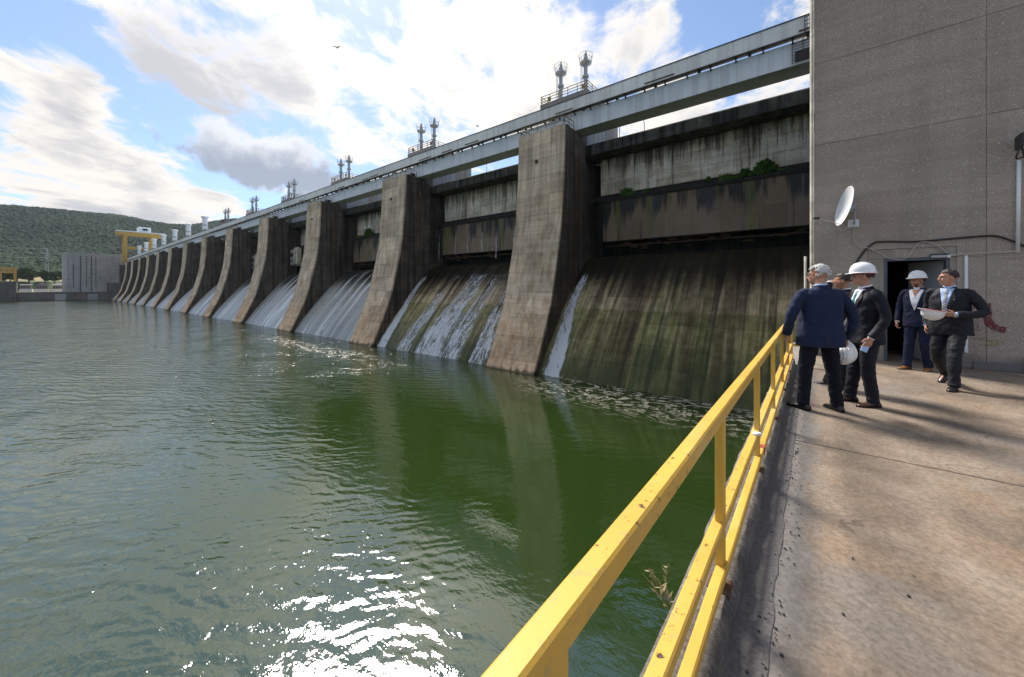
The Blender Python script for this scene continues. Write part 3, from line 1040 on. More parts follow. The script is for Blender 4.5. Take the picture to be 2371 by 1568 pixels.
# gates: each a brown steel leaf of plates with ribs
def make_gate(k):
    xl = PX0 - PITCH * k
    xr = xl + BAYW
    lab = ['brown steel gate of the nearest bay, dry, with weeds on its ledge', 'brown steel gate of the second bay with water spilling over its edge', 'brown steel gate of the third bay with a bush on its ledge'][k] if k < 3 else 'steel gate in shadow in the %s bay' % ORD[k]
    root = thing('spillway_gate', lab, 'gate', ((xl + xr) / 2, 45.6, 15.2), group='steel gates of the spillway')
    n = 11 if k < 3 else 4
    if k >= 3:
        za, zb = 16.0, 20.3
    else:
        za, zb = 15.25, 20.3
    e = np.linspace(xl + 1.7, xr - 1.7, n + 1)
    for i in range(n):
        MB().box(e[i] + 0.006, e[i + 1] - 0.006, 45.6, 45.72, za, za + (zb - za) * 0.46).build('plate', M['gate'], root)
        MB().box(e[i] + 0.006, e[i + 1] - 0.006, 45.604, 45.72, za + (zb - za) * 0.46 + 0.012, zb).build('plate', M['gate'], root)
        if k < 3:
            MB().box(e[i] - 0.05, e[i] + 0.05, 45.72, 46.3, za, zb).build('rib', M['dark'], root)
    MB().box(xl + 1.6, xr - 1.6, 45.52, 46.3, zb + 0.003, zb + 0.06).build('top_flange', M['rust'], root)
    MB().box(xl + 1.6, xr - 1.6, 45.56, 46.2, za - 0.12, za - 0.003).build('bottom_flange', M['dark'], root)
    for s in (0, 1):
        xx = (xl + 0.75) if s == 0 else (xr - 1.55)
        MB().box(xx, xx + 0.8, 45.7, 46.9, 13.5, 20.35).build('guide_post', M['dark'], root)
    return root
for k in range(NP + 1):
    make_gate(k)

# white machinery block beside the third and fourth pier (raised gate arms)
for k, nm in ((3, 'fourth'), (4, 'fifth')):
    xl = PX0 - PITCH * k
    t_ = thing('gate_hoist_arm', 'pale weathered gate arm with rollers in the %s bay' % nm, 'gate machinery', (xl + 1.6, 44.6, 17), group='pale gate arms in the bays')
    MB().prism([(44.2, 16.0), (45.4, 15.4), (45.4, 20.4), (44.6, 20.8), (44.2, 19.8)][::-1], xl + 2.4, xl + 5.2).build('arm', M['breast'], t_, bevel=0.1)
    for zz in (16.2, 17.6, 19.6):
        MB().lathe([(0.2, 0), (0.62, 0.05), (0.62, 0.45), (0.2, 0.5)], (xl + 1.5, 44.4, zz), 14, (1, 0, 0)).build('roller', M['far_conc'], t_)

# streams of white water
def stream(k, xa, wa, xb, wb, s0, s1, mat, label, seed, lift=0.10):
    """ribbon lying on the chute from arc fraction s0 to s1"""
    d = [0.0]
    for (y0, z0), (y1, z1) in zip(OGEE, OGEE[1:]):
        d.append(d[-1] + math.hypot(y1 - y0, z1 - z0))
    L = d[-1]
    n, mcols = 46, 13
    vs, fs, uvs, edge = [], [], [], []
    for i in range(n + 1):
        q = (s0 + (s1 - s0) * i / n) * L
        y = float(np.interp(q, d, [p[0] for p in OGEE]))
        z = float(np.interp(q, d, [p[1] for p in OGEE]))
        a = i / n
        xc, w = xa + (xb - xa) * a, wa + (wb - wa) * a
        xc += 0.18 * math.sin(a * 9 + seed)
        for j in range(mcols):
            u = -1 + 2 * j / (mcols - 1)
            hh = lift * (1 - abs(u) ** 3) * (0.5 + 1.1 * mnoise.noise(Vector((u * 2 + seed, q * 0.9, 3.3))) ** 2 + 0.5 * mnoise.noise(Vector((u * 4, q * 2.1 + seed, 1))))
            hh = max(0.02, hh)
            vs.append((xc + u * w, y - hh * 0.7, z + hh * 0.75))
            uvs.append((u * max(0.5, w), q - s0 * L))
            edge.append(abs(u))
    for i in range(n):
        for j in range(mcols - 1):
            fs.append((i * mcols + j, (i + 1) * mcols + j, (i + 1) * mcols + j + 1, i * mcols + j + 1))
    o = MB().add(vs, fs).build('water_stream', mat, None, smooth=True, origin=(xb, 33.3, 0))
    lay = o.data.uv_layers.new(name='UVMap')
    for lp in o.data.loops:
        lay.data[lp.index].uv = uvs[lp.vertex_index]
    o.data.attributes.new('edge', 'FLOAT', 'POINT').data.foreach_set('value', np.array(edge, np.float32))
    tag(o, label, 'water stream', 'streams of white water on the chutes')
    return o
x0b = PX0
stream(0, x0b + 0.75, 0.55, x0b + 1.7, 1.5, 0.30, 0.975, M['jet'], 'white water stream down the left edge of the nearest bay', 1.0, 0.16)
x1b = PX0 - PITCH
stream(1, x1b + 0.7, 0.6, x1b + 1.7, 1.6, 0.28, 0.975, M['jet'], 'bright white jet along the left edge of the second bay', 2.2, 0.22)
stream(1, x1b + 9.0, 1.4, x1b + 7.0, 2.6, 0.27, 0.97, M['stream_thin'], 'thin broken stream left of the middle of the second bay', 3.1)
stream(1, x1b + 14.4, 2.6, x1b + 12.6, 4.2, 0.26, 0.975, M['stream'], 'broad tumbling stream down the middle of the second bay', 4.7, 0.2)
stream(1, x1b + 18.2, 2.6, x1b + 17.0, 2.6, 0.26, 0.97, M['stream_thin'], 'broken stream spreading right of the middle of the second bay', 5.9)
stream(1, x1b + 22.2, 1.8, x1b + 22.2, 2.4, 0.26, 0.97, M['stream_thin'], 'thin stream near the right edge of the second bay', 6.4)
x2b = PX0 - 2 * PITCH
stream(2, x2b + 12.0, 0.35, x2b + 11.5, 0.6, 0.26, 0.96, M['stream_thin'], 'thin chain of white water down the third bay', 7.7)
for k, dx, nm in ((5, 9.0, 'sixth'), (6, 8.0, 'seventh')):
    xk = PX0 - k * PITCH
    stream(k, xk + dx, 0.6, xk + dx + 1, 0.9, 0.3, 0.97, M['stream'], 'bright stream down the middle of the %s bay' % nm, 8.0 + k)

# falls spilling over the second gate's lip
def waterfall(xc, w, z0, z1, y, label, seed):
    vs, fs, uvs = [], [], []
    n, mc = 18, 7
    for i in range(n + 1):
        a = i / n
        z = z0 + (z1 - z0) * a
        yy = y - 0.25 * math.sqrt(a)
        for j in range(mc):
            u = -1 + 2 * j / (mc - 1)
            vs.append((xc + u * w * (1 + 0.3 * a) + 0.05 * math.sin(a * 14 + seed), yy - 0.05 * (1 - u * u), z))
            uvs.append((u * 0.6, a * abs(z1 - z0)))
    for i in range(n):
        for j in range(mc - 1):
            fs.append((i * mc + j, (i + 1) * mc + j, (i + 1) * mc + j + 1, i * mc + j + 1))
    o = MB().add(vs, fs).build('falling_water', M['stream'], None, smooth=True, origin=(xc, y, z1))
    lay = o.data.uv_layers.new(name='UVMap')
    for lp in o.data.loops:
        lay.data[lp.index].uv = uvs[lp.vertex_index]
    tag(o, label, 'water stream', 'thin falls at the second gate')
waterfall(x1b + 0.9, 0.5, 21.2, 13.6, 46.0, 'ragged waterfall at the left end of the second gate', 1)
for i, (dx, w, nm) in enumerate(((5.4, 0.16, 'first'), (8.4, 0.13, 'second'), (11.8, 0.22, 'third'), (14.9, 0.14, 'fourth'), (18.6, 0.2, 'fifth'), (20.6, 0.2, 'last'))):
    waterfall(x1b + dx, w, 20.4, 15.2 if i < 3 else 14.0, 45.55, '%s thin fall from the left over the second gate face' % nm, i)

# girders with walkway parapet, one span per thing
NPAN = 7
GB, GT = 28.86, 30.95
def make_span(k):
    x1 = 4.0 if k == 0 else PX0 - PITCH * (k - 1) - PW / 2
    x0 = PX0 - PITCH * k - PW / 2
    x1 -= 0.02
    x0 += 0.02
    root = thing('crane_girder', '%s span of the pale grey girder and parapet along the dam top' % ORD[k], 'girder', ((x0 + x1) / 2, 42.6, GB), group='girder spans along the dam top')
    g = MB().prism([(41.5, GB), (44.0, GB), (44.0, GT), (41.5, GT)], x0, x1).build('beam', M['girder'], root, bevel=0.03)
    np_ = NPAN if k < 6 else 2
    e = np.linspace(x0, x1, np_ + 1)
    for i in range(np_):
        MB().box(e[i] + 0.012, e[i + 1] - 0.012, 40.78 + 0.008 * (i % 2), 40.9, 31.14, 32.5).build('parapet_panel', M['parapet'], root)
        if k < 6:
            for q in range(2):
                xx = e[i] + (e[i + 1] - e[i]) * (0.25 + 0.5 * q)
                MB().prism([(40.95, 31.17), (41.35, GT - 0.2), (41.498, GT - 0.2), (41.498, 31.17)], xx - 0.05, xx + 0.05).build('bracket', M['dark_metal'], root)
    MB().box(x0, x1, 40.92, 41.72, 31.18, 31.27).build('walkway_slab', M['lip'], root)
    MB().box(x0, x1, 40.72, 40.95, 32.502, 32.58).build('coping', M['dark_metal'], root)
    for i in range(np_ + 1):
        MB().box(e[i] - 0.12 if i else e[i], e[i] + 0.12 if i < np_ else e[i], 41.52, 41.9, GT, 31.178).build('packer', M['lip'], root)
    mb = MB()
    mb.box(x0, x1, 40.86, 40.915, 31.2, 31.275)
    mb.build('edge_pipe', M['rust'], root)
    random.seed(k + 40)
    if k < 4:
        for q in range(3):
            xx = x0 + random.random() * (x1 - x0 - 4)
            MB().box(xx, xx + 2.2 + random.random(), 40.74, 40.778, 31.28, 31.42).build('rust_strip', M['rust'], root)
    return root
for k in range(NP + 1):
    make_span(k)

# access cage at the near end of the girder
cg = thing('access_cage', 'rusty access cage and ladder at the near end of the girder', 'ladder cage', (-0.8, 41.2, 29.0))
mb = MB()
for xx in (-1.5, -0.75, -0.05):
    mb.bar((xx, 41.3, 28.95), (xx, 41.3, 31.0), 0.06, 0.06)
for zz in np.linspace(29.0, 30.9, 9):
    mb.bar((-1.5, 41.3, zz), (-0.05, 41.3, zz), 0.04, 0.04)
mb.build('cage', M['rust'], cg)
mb = MB()
for xx in (-0.62, -0.22):
    mb.bar((xx, 40.6, 30.6), (xx, 40.6, 32.4), 0.05, 0.05)
for zz in np.linspace(30.7, 32.3, 6):
    mb.bar((-0.62, 40.6, zz), (-0.22, 40.6, zz), 0.04, 0.04)
mb.build('ladder', M['rust'], cg)
MB().box(-1.3, -0.2, 41.35, 41.45, 29.1, 30.0).build('dark_hatch', M['dark_metal'], cg)

# hoist houses on the piers with the hydraulic hoists on their roofs
def make_tower(k):
    xc = PX0 - PITCH * k - PW / 2
    root = thing('hoist_house', '%s hoist house with a railed roof standing on its pier' % ORD[k], 'hoist house', (xc, 50, 27.7), group='hoist houses on the piers')
    rz = 35.5
    MB().box(xc - 3.0, xc + 3.1, 45.0, 55.0, 27.72, rz - 1.0).build('wall', M['shed'], root)
    MB().box(xc - 4.2, xc + 3.3, 44.7, 55.3, rz - 0.95, rz).build('roof_slab', M['tower'], root)
    for j in range(6):
        MB().box(xc + 3.1, xc + 3.16, 47.0 + j * 1.2, 48.1 + j * 1.2, 27.8, rz - 1.05).build('panel', M['shed'] if j < 3 else M['tower'], root)
    MB().box(xc + 3.17, xc + 3.9, 53.4, 55.4, 29.6, 31.2).build('cabinet', M['tower'], root)
    if k < 6:
        mb = MB()
        railing(mb, [(xc + 3.2, 55, rz), (xc + 3.2, 44.8, rz), (xc - 4.1, 44.8, rz), (xc - 4.1, 55, rz)], 1.15, 0.07 if k < 3 else 0.09, 2, 1.5)
        mb.build('roof_railing', M['rust'] if k else M['dull_yellow'], root)
        for dx in (-3.1, 2.3):
            MB().box(xc + dx, xc + dx + 0.5, 44.95, 45.05, rz + 0.3, rz + 0.8).build('sign_plate', M['dull_yellow'], root)
    else:
        MB().box(xc + 0.8, xc + 2.4, 45.0, 46.4, rz, rz + 1.3).build('cabinet', M['white_paint'], root)
    return root
def make_hoist(xc, k, side):
    rz = 35.5
    y = 45.9
    root = thing('hydraulic_hoist', '%s of the two tall grey hoists on the %s pier' % (side, ORD[k]), 'hoist', (xc, y, rz), group='tall hoists in pairs on the dam')
    h = 5.8
    MB().lathe([(0.42, 0), (0.42, 0.3), (0.27, 0.35), (0.27, h - 1.9)], (xc, y, rz), 14).build('column', M['grey_metal'], root, smooth=False)
    MB().lathe([(0.28, 0), (0.44, 0.06), (0.44, 0.36), (0.28, 0.42)], (xc, y, rz + 2.1), 14).build('collar', M['grey_metal'], root)
    MB().lathe([(0.3, -0.28), (0.62, -0.1), (0.80, 0.0), (0.80, 0.16), (0.3, 0.16)], (xc, y, rz + h - 1.75), 18).build('platform', M['grey_metal'], root)
    MB().lathe([(0.30, 0), (0.30, 0.75), (0.22, 0.85), (0.2, 1.2), (0.12, 1.3), (0.1, 1.5)], (xc, y, rz + h - 1.58), 14).build('head', M['grey_metal'], root)
    mb = MB()
    zb, zt = rz + h - 1.6, rz + h - 0.55
    for i in range(14):
        a = 2 * math.pi * i / 14
        mb.bar((xc + 0.78 * math.cos(a), y + 0.78 * math.sin(a), zb), (xc + 0.95 * math.cos(a), y + 0.95 * math.sin(a), zt), 0.025, 0.025)
    for q, rr in ((0.0, 0.78), (0.5, 0.865), (1.0, 0.95)):
        for i in range(20):
            a, b = 2 * math.pi * i / 20, 2 * math.pi * (i + 1) / 20
            z = zb + (zt - zb) * q
            mb.bar((xc + rr * math.cos(a), y + rr * math.sin(a), z), (xc + rr * math.cos(b), y + rr * math.sin(b), z), 0.03, 0.03)
    mb.build('guard_cage', M['grey_metal'], root)
    mb = MB()
    for s in (-0.18, 0.18):
        mb.bar((xc - 0.62, y + s, rz), (xc - 0.62, y + s, rz + h - 1.8), 0.04, 0.04)
    for i in range(14):
        mb.bar((xc - 0.62, y - 0.18, rz + 0.25 + i * 0.27), (xc - 0.62, y + 0.18, rz + 0.25 + i * 0.27), 0.03, 0.03)
    mb.build('ladder', M['grey_metal'], root)
for k in range(NP):
    make_tower(k)
    xc = PX0 - PITCH * k - PW / 2
    if k < 6:
        make_hoist(xc - 1.5, k, 'left')
        make_hoist(xc + 2.4, k, 'right')
    else:
        r_ = thing('hoist_cylinder', 'thick white hoist cylinder with a cap on the %s pier' % ORD[k], 'hoist', (xc - 1.4, 46, 35.5), group='white hoist cylinders on the far piers')
        MB().lathe([(1.0, 0), (1.0, 5.6)], (xc - 1.4, 46, 35.5), 14).build('cylinder', M['white_paint'], r_)
        MB().lathe([(1.0, 0), (1.4, 0.15), (1.4, 0.8), (0.9, 0.95)], (xc - 1.4, 46, 41.1), 14).build('cap', M['white_paint'], r_)
        MB().lathe([(1.02, 0), (1.12, 0.1), (1.12, 0.5), (1.02, 0.6)], (xc - 1.4, 46, 37.6), 14).build('collar', M['grey_metal'], r_)

# street lamps on the crest road
for (x, y, lab) in ((-17.6, 50.0, 'street lamp over the nearest bay, behind the girder'), (-46.0, 50.0, 'street lamp over the second bay, behind the girder')):
    r_ = thing('street_lamp', lab, 'street lamp', (x, y, 27.7), group='street lamps on the crest road')
    MB().tube([(x, y, 27.7), (x, y, 31.2), (x - 0.15, y, 31.8), (x - 0.6, y, 32.25)], [0.07, 0.05, 0.045, 0.04], 8).build('pole', M['grey_metal'], r_, smooth=True)
    MB().ell((x - 0.85, y, 32.32), (0.36, 0.13, 0.09)).build('lamp_head', M['grey_metal'], r_, smooth=True)
for (x, lab) in ((-20.6, 'thin dark post left of the street lamp over the nearest bay'), (-50.5, 'thin dark post over the second bay')):
    tag(MB().tube([(x, 49, 27.7), (x, 49, 32.4)], [0.06, 0.04], 8).build('lightning_post', M['dark_metal'], None, origin=(x, 49, 27.7)), lab, 'post', 'thin posts on the crest road')

# ------------------------------------------------------------------ near deck and powerhouse wall
DZ = CAMZ - 1.5         # deck level 7.7
WY = 10.8
def deck_slab(y0, y1, nm):
    mb = MB().box(-0.5, 16.0, y0, y1, DZ - 0.9, DZ)
    return tag(mb.build(nm, M['deck'], None, bevel=0.012), kind='structure')
deck_slab(-7.0, 4.64, 'deck')
deck_slab(4.655, 13.0, 'deck')
tag(MB().box(-0.48, 16, -7.2, 13.4, -3, DZ - 0.9).build('deck_wall', M['deckwall']), kind='structure')
# kerb: uneven pitted edges, in lengths
ys = [-7.0, -4.2, -1.3, 1.2, 3.9, 6.6, 9.25]
for i in range(len(ys) - 1):
    vs, fs = [], []
    n = 40
    for j in range(n + 1):
        y = ys[i] + 0.006 + (ys[i + 1] - ys[i] - 0.012) * j / n
        e = [0.012 * mnoise.noise(Vector((y * 5, q * 3.1, 0))) for q in range(4)]
        vs += [(-0.50 + e[0], y, DZ - 0.2), (-0.495 + e[0], y, DZ + 0.085 + e[1]), (-0.465 + e[1], y, DZ + 0.105 + e[1] * 0.4), (-0.31 + e[2], y, DZ + 0.105 + e[2] * 0.4), (-0.285 + e[3], y, DZ + 0.075 + e[3]), (-0.27 + e[3] * 0.6, y, DZ - 0.05)]
    for j in range(n):
        for q in range(6):
            q2 = (q + 1) % 6
            fs.append((j * 6 + q, j * 6 + q2, (j + 1) * 6 + q2, (j + 1) * 6 + q))
    fs += [(5, 4, 3, 2, 1, 0), tuple(n * 6 + q for q in range(6))]
    o = MB().add(vs, [f[::-1] for f in fs]).build('kerb', M['kerb'])
    shade_auto(o, 50)
    tag(o, kind='structure')
# bitumen gutter beside the kerb, ragged edge
poly_l, poly_r = [], []
for j in range(240):
    y = -7 + 16.3 * j / 239
    poly_l.append((-0.30, y))
    poly_r.append((-0.150 + 0.022 * mnoise.noise(Vector((y * 1.4, 1, 0))) + 0.014 * mnoise.noise(Vector((y * 6, 2, 0))) + 0.007 * mnoise.noise(Vector((y * 19, 2, 0))), y))
vs = [(x, y, DZ + 0.004) for x, y in poly_l] + [(x, y, DZ + 0.005) for x, y in poly_r]
fs = [(j, 240 + j, 241 + j, j + 1) for j in range(239)]
tag(MB().add(vs, fs).build('gutter', M['gutter']), kind='structure')

# powerhouse wall: cast panels with open joints round the doorway
pw = thing('powerhouse_wall', 'tall dark concrete wall with exposed aggregate and an open doorway', 'building', (0, WY, DZ))
DX0, DX1, DTOP = 1.12, 2.02, DZ + 2.10
def zz(v): return CAMZ + v
SX = [0.0, 2.46, 6.2, 12.0]
SZ = [DZ + 0.02, zz(3.18), zz(5.0), zz(7.1), zz(9.6), zz(12.2), zz(15.0), zz(18.5)]
def rough_panel(xa, xb, za, zb, seed, name='panel', y0=WY, d=0.35, amp=0.010, notch=None):
    """slab whose front outline is chipped along the joints"""
    nx, nz = max(4, int((xb - xa) / 0.11)), max(3, int((zb - za) / 0.11))
    out = []
    for i in range(nx): out.append((xa + (xb - xa) * i / nx, za, 0))
    for i in range(nz): out.append((xb, za + (zb - za) * i / nz, 1))
    for i in range(nx): out.append((xb - (xb - xa) * i / nx, zb, 2))
    for i in range(nz): out.append((xa, zb - (zb - za) * i / nz, 3))
    pts = []
    for x, z, s_ in out:
        e = amp * (abs(mnoise.noise(Vector((x * 6 + seed, z * 6, s_)))) + 0.8 * max(0, mnoise.noise(Vector((x * 1.7, z * 1.7 + seed, s_ + 5)))))
        pts.append((x + (e if s_ == 3 else -e if s_ == 1 else 0), z + (e if s_ == 0 else -e if s_ == 2 else 0)))
    if notch is not None:
        a_, b_, t_ = notch
        lo = [q for q in pts[:nx] if q[0] < a_ - 0.01] + [(a_, za), (a_, t_), (b_, t_), (b_, za)] + [q for q in pts[:nx] if q[0] > b_ + 0.01]
        pts = lo + pts[nx:]
    n = len(pts)
    vs = [(x, y0, z) for x, z in pts] + [(x, y0 + d, z) for x, z in pts]
    fs = [tuple(range(n)), tuple(range(2 * n - 1, n - 1, -1))] + [(i, n + i, n + (i + 1) % n, (i + 1) % n) for i in range(n)]
    mb = MB().add(vs, fs)
    return mb.build(name, M['aggregate'], pw)
J = 0.004
sd0 = 0
for zi in range(len(SZ) - 1):
    for xi in range(len(SX) - 1):
        sd0 += 1
        off = WY + 0.003 * ((sd0 * 5) % 3)
        if zi == 0 and xi == 0:
            rough_panel(0.0 + J, SX[1] - J, SZ[0], SZ[1] - J, sd0, y0=WY, notch=(0.866, 2.104, DTOP + 0.20))
        else:
            rough_panel(SX[xi] + 0.001, SX[xi + 1] - 0.001, SZ[zi] + J, SZ[zi + 1] - J, sd0, y0=off, amp=0.022 if zi == 1 and xi == 0 else 0.006)
for (xa, xb, za, zb) in ((0.02, 0.87, DZ, DTOP + 0.19), (2.102, 12.0, DZ, DTOP + 0.19), (0.02, 12.0, DTOP + 0.2, zz(18.5))):
    MB().box(xa, xb, WY + 0.016, WY + 0.3, za, zb).build('backing', M['aggregate'], pw)
# plaster surround of the doorway
MB().box(0.872, DX0, WY + 0.012, WY + 0.36, DZ, DTOP).build('door_surround', M['plaster'], pw, bevel=0.01)
MB().box(DX1, 2.102, WY + 0.012, WY + 0.36, DZ, DTOP).build('door_surround', M['plaster'], pw)
MB().box(0.87, 2.102, WY + 0.010, WY + 0.36, DTOP + 0.002, DTOP + 0.197).build('lintel', M['plaster'], pw, bevel=0.01)
# core mass behind, dark room behind the doorway
MB().box(-0.065, 0.86, WY + 0.36, 47, -3, zz(18.5)).build('core', M['dark'], pw)
MB().box(2.3, 12.0, WY + 0.36, 47, DZ - 0.5, zz(18.5)).build('core', M['dark'], pw)
MB().box(0.86, 2.3, WY + 0.36, 47, DTOP + 0.1, zz(18.5)).build('core', M['dark'], pw)
MB().box(0.86, 2.3, WY + 4.0, WY + 4.2, DZ - 0.5, DTOP + 0.1).build('room_back', M['dark'], pw)
# cream joint strip on the corner with ragged render edge
vs, fs = [], []
n = 260
for j in range(n + 1):
    z = -2 + (zz(18.5) + 2) * j / n
    e = 0.010 * abs(mnoise.noise(Vector((0, 0, z * 7)))) + 0.006 * mnoise.noise(Vector((3, 0, z * 23)))
    vs += [(-0.075, WY + 0.40, z), (-0.075, WY + 0.10, z), (-0.045, WY + 0.03, z), (-0.035, WY + 0.035, z), (0.0 + e, WY - 0.004, z), (0.01, WY + 0.4, z)]
for j in range(n):
    for q in range(6):
        q2 = (q + 1) % 6
        fs.append((j * 6 + q, j * 6 + q2, (j + 1) * 6 + q2, (j + 1) * 6 + q))
MB().add(vs, fs).build('corner_strip', M['cream'], pw)
# darker sloped foot of the wall
MB().box(2.30, 12, WY - 0.035, WY, DZ + 0.001, DZ + 0.16).build('plinth', M['gutter'], pw, bevel=0.01)
MB().box(0.3, 0.86, WY - 0.02, WY, DZ + 0.001, DZ + 0.17).build('plinth', M['gutter'], pw, bevel=0.01)
# steel door frame and the open door leaf
fr = MB()
fr.box(DX0 + 0.001, DX0 + 0.05, WY + 0.02, WY + 0.15, DZ, DTOP)
fr.box(DX1 - 0.05, DX1 - 0.001, WY + 0.02, WY + 0.15, DZ, DTOP)
fr.box(DX0 + 0.05, DX1 - 0.05, WY + 0.02, WY + 0.15, DTOP - 0.05, DTOP - 0.001)
M['frame'] = plain('blue_grey_frame', (0.085, 0.095, 0.115), 0.5, 0.2, 0.25)
fr.build('door_frame', M['frame'], pw)
M['door'] = plain('grey_door', (0.33, 0.34, 0.35), 0.5, 0.1, 0.1)
dr = MB()
ang = R(62)
hx, hy = DX1 - 0.06, WY + 0.16
for (a0, a1, t0, t1) in ((0, 0.80, 0, 0.04),):
    c_, s_ = math.cos(ang), math.sin(ang)
    p = [(hx - a * c_ + t * s_, hy + a * s_ + t * c_) for a, t in ((a0, t0), (a1, t0), (a1, t1), (a0, t1))]
    dr.prismz(p, DZ + 0.02, DTOP - 0.06)
drl = dr.build('door_leaf', M['door'], pw)
MB().bar((hx - 0.7 * c_ - 0.03, hy + 0.7 * s_ - 0.02, DZ + 1.03), (hx - 0.6 * c_ - 0.03, hy + 0.6 * s_ - 0.02, DZ + 1.03), 0.025, 0.025).build('handle', M['dark_metal'], drl)

# graffiti on the wall
def stroke(name, pts, ws, mat, label):
    vs, fs = [], []
    for i, ((x, z), w) in enumerate(zip(pts, ws)):
        a = pts[max(i - 1, 0)]
        b = pts[min(i + 1, len(pts) - 1)]
        d = Vector((b[0] - a[0], b[1] - a[1])).normalized()
        nx_, nz_ = -d.y * w / 2, d.x * w / 2
        j1 = 1 + 0.35 * mnoise.noise(Vector((i * 1.7, 1, 0)))
        vs += [(x - nx_ * j1, WY - 0.003, z - nz_ * j1), (x + nx_ * j1, WY - 0.003, z + nz_ * j1)]
    fs = [(2 * i, 2 * i + 1, 2 * i + 3, 2 * i + 2) for i in range(len(pts) - 1)]
    o = MB().add(vs, fs).build(name, mat, None, origin=(pts[0][0], WY, pts[0][1]))
    s = o.modifiers.new('solid', 'SOLIDIFY')
    s.thickness = 0.001
    return tag(o, label, 'graffiti')
def mat_spray(name, col, thr):
    m, t, b = new_mat(name)
    p = t.pos()
    setp(t, b, col, 0.8)
    t.put(b.inputs['Alpha'], t.map(t.math('ADD', t.noise(p, 30, 5, 0.7), t.math('MULTIPLY', t.noise(p, 5, 3), 0.5)), thr, thr + 0.3, 0, 0.6))
    return m
M['spray_red'] = mat_spray('faded_red_spray', (0.22, 0.04, 0.05), 0.55)
M['spray_pink'] = mat_spray('pale_red_spray', (0.28, 0.11, 0.12), 0.72)
M['spray_yel'] = mat_spray('faded_yellow_spray', (0.42, 0.36, 0.12), 0.68)
stroke('red_graffiti', smooth_curve([(2.46, 8.93), (2.47, 8.78), (2.47, 8.66), (2.50, 8.55), (2.58, 8.47), (2.68, 8.45)], 4), [0.11] * 26, M['spray_red'], 'faded red spray-paint stroke shaped like an L on the wall')
stroke('pink_graffiti', smooth_curve([(2.27, 8.86), (2.31, 8.7), (2.29, 8.56), (2.27, 8.42)], 4), [0.2] * 20, M['spray_pink'], 'pale washed-out red spray patch left of the red stroke')
stroke('yellow_graffiti', smooth_curve([(2.30, 8.27), (2.5, 8.25), (2.73, 8.22), (2.55, 8.18), (2.38, 8.15)], 4), [0.05] * 26, M['spray_yel'], 'faded yellow zigzag spray stroke below the red mark')

# ------------------------------------------------------------------ far shore: abutment, quay, crane, hills
XE = PX0 - PITCH * NP          # left face line of the last bay, about -432.6
fb = thing('lock_block', 'big pale concrete block with dark vertical stains at the far end of the dam', 'concrete block', (XE - 12, 25, 0))
mb = MB()
mb.prismz([(XE - 4, 42), (XE - 40, 42), (XE - 40, 9.0), (XE - 9, 9.0), (XE - 4, 10.6)], 4.0, 36.2)
mb.build('wall', M['far_conc'], fb)
# drip stains, built as thin strips of darker concrete
for i, yy in enumerate((13.6, 17.0, 20.2, 22.6, 25.0)):
    MB().box(XE - 4.0, XE - 3.9, yy, yy + 0.5 + 0.25 * (i % 2), 6.4 if i % 2 else 9.5, 34.0 if i else 28.0).build('stain_strip', M['quay'], fb)
for yy in (21.2, 27.0, 32.6):
    MB().box(XE - 4.0, XE - 3.86, yy, yy + 0.9, 17.0, 17.5).build('drain_hole', M['dark'], fb)
fa = thing('far_abutment', 'dark low concrete abutment between the far block and the last bay', 'abutment', (XE - 2, 38, 0))
MB().box(XE - 6, XE - 0.02, 31.0, 44.0, -2, 13.4).build('wall', M['quay'], fa)
MB().box(XE - 5, XE - 0.02, 38.0, 56.0, 13.4, 28.0).build('upper_wall', M['pier_shaded'], fa)
qw = thing('quay_wall', 'long dark quay wall along the water at the far shore', 'quay wall', (XE, -20, 0))
MB().box(XE - 30, XE + 0.5, -12.0, 31.0, -2, 5.0).build('lower_wall', M['quay'], qw)
MB().box(XE - 30, XE - 2.0, -12.0, 31.0, 5.0, 6.3).build('ledge', M['quay'], qw)
for i in range(8):
    yy = -11 + i * 5.3
    MB().box(XE + 0.5, XE + 0.58, yy, yy + 5.2, 0.2, 4.9).build('panel', M['quay'] if i not in (3, 6) else M['far_conc'], qw)
db = thing('quay_bastion', 'dark square quay bastion at the left edge of the picture', 'quay wall', (XE + 2, -30, 0))
MB().box(XE - 22, XE + 2, -90.0, -12.1, -2, 13.3).build('wall', M['quay'], db)
MB().box(XE - 22.2, XE + 2.2, -90.2, -11.9, 13.3, 13.8).build('coping', M['quay'], db)

# travelling gantry crane above the far end
gc = thing('gantry_crane', 'tall yellow gantry crane over the far end of the dam', 'gantry crane', (-416, 48, 28))
for (yy, z0) in ((39.0, 29.0), (54.0, 29.0)):
    for xx in (-420.0, -412.0):
        MB().box(xx - 0.9, xx + 0.9, yy - 1.0, yy + 1.0, z0, 50.0).build('leg', M['crane_yellow'], gc)
MB().box(-421.2, -410.8, 34.5, 60.5, 50.0, 52.6).build('main_beam', M['crane_yellow'], gc)
MB().box(-421.6, -410.4, 34.0, 61.0, 52.6, 53.3).build('deck', M['white_paint'], gc)
MB().box(-419, -412.5, 46.0, 53.5, 53.3, 57.2).build('trolley_house', M['white_paint'], gc, bevel=0.5)
MB().box(-412.49, -412.4, 48.5, 51.5, 54.6, 56.2).build('window', M['dark_metal'], gc)
MB().box(-411.9, -411.5, 44.0, 48.0, 50.2, 51.4).build('cab', M['white_paint'], gc)
for xx in (-420.0, -412.0):
    MB().box(xx - 0.5, xx + 0.5, 40.0, 53.0, 40.0, 41.2).build('tie_beam', M['crane_yellow'], gc)

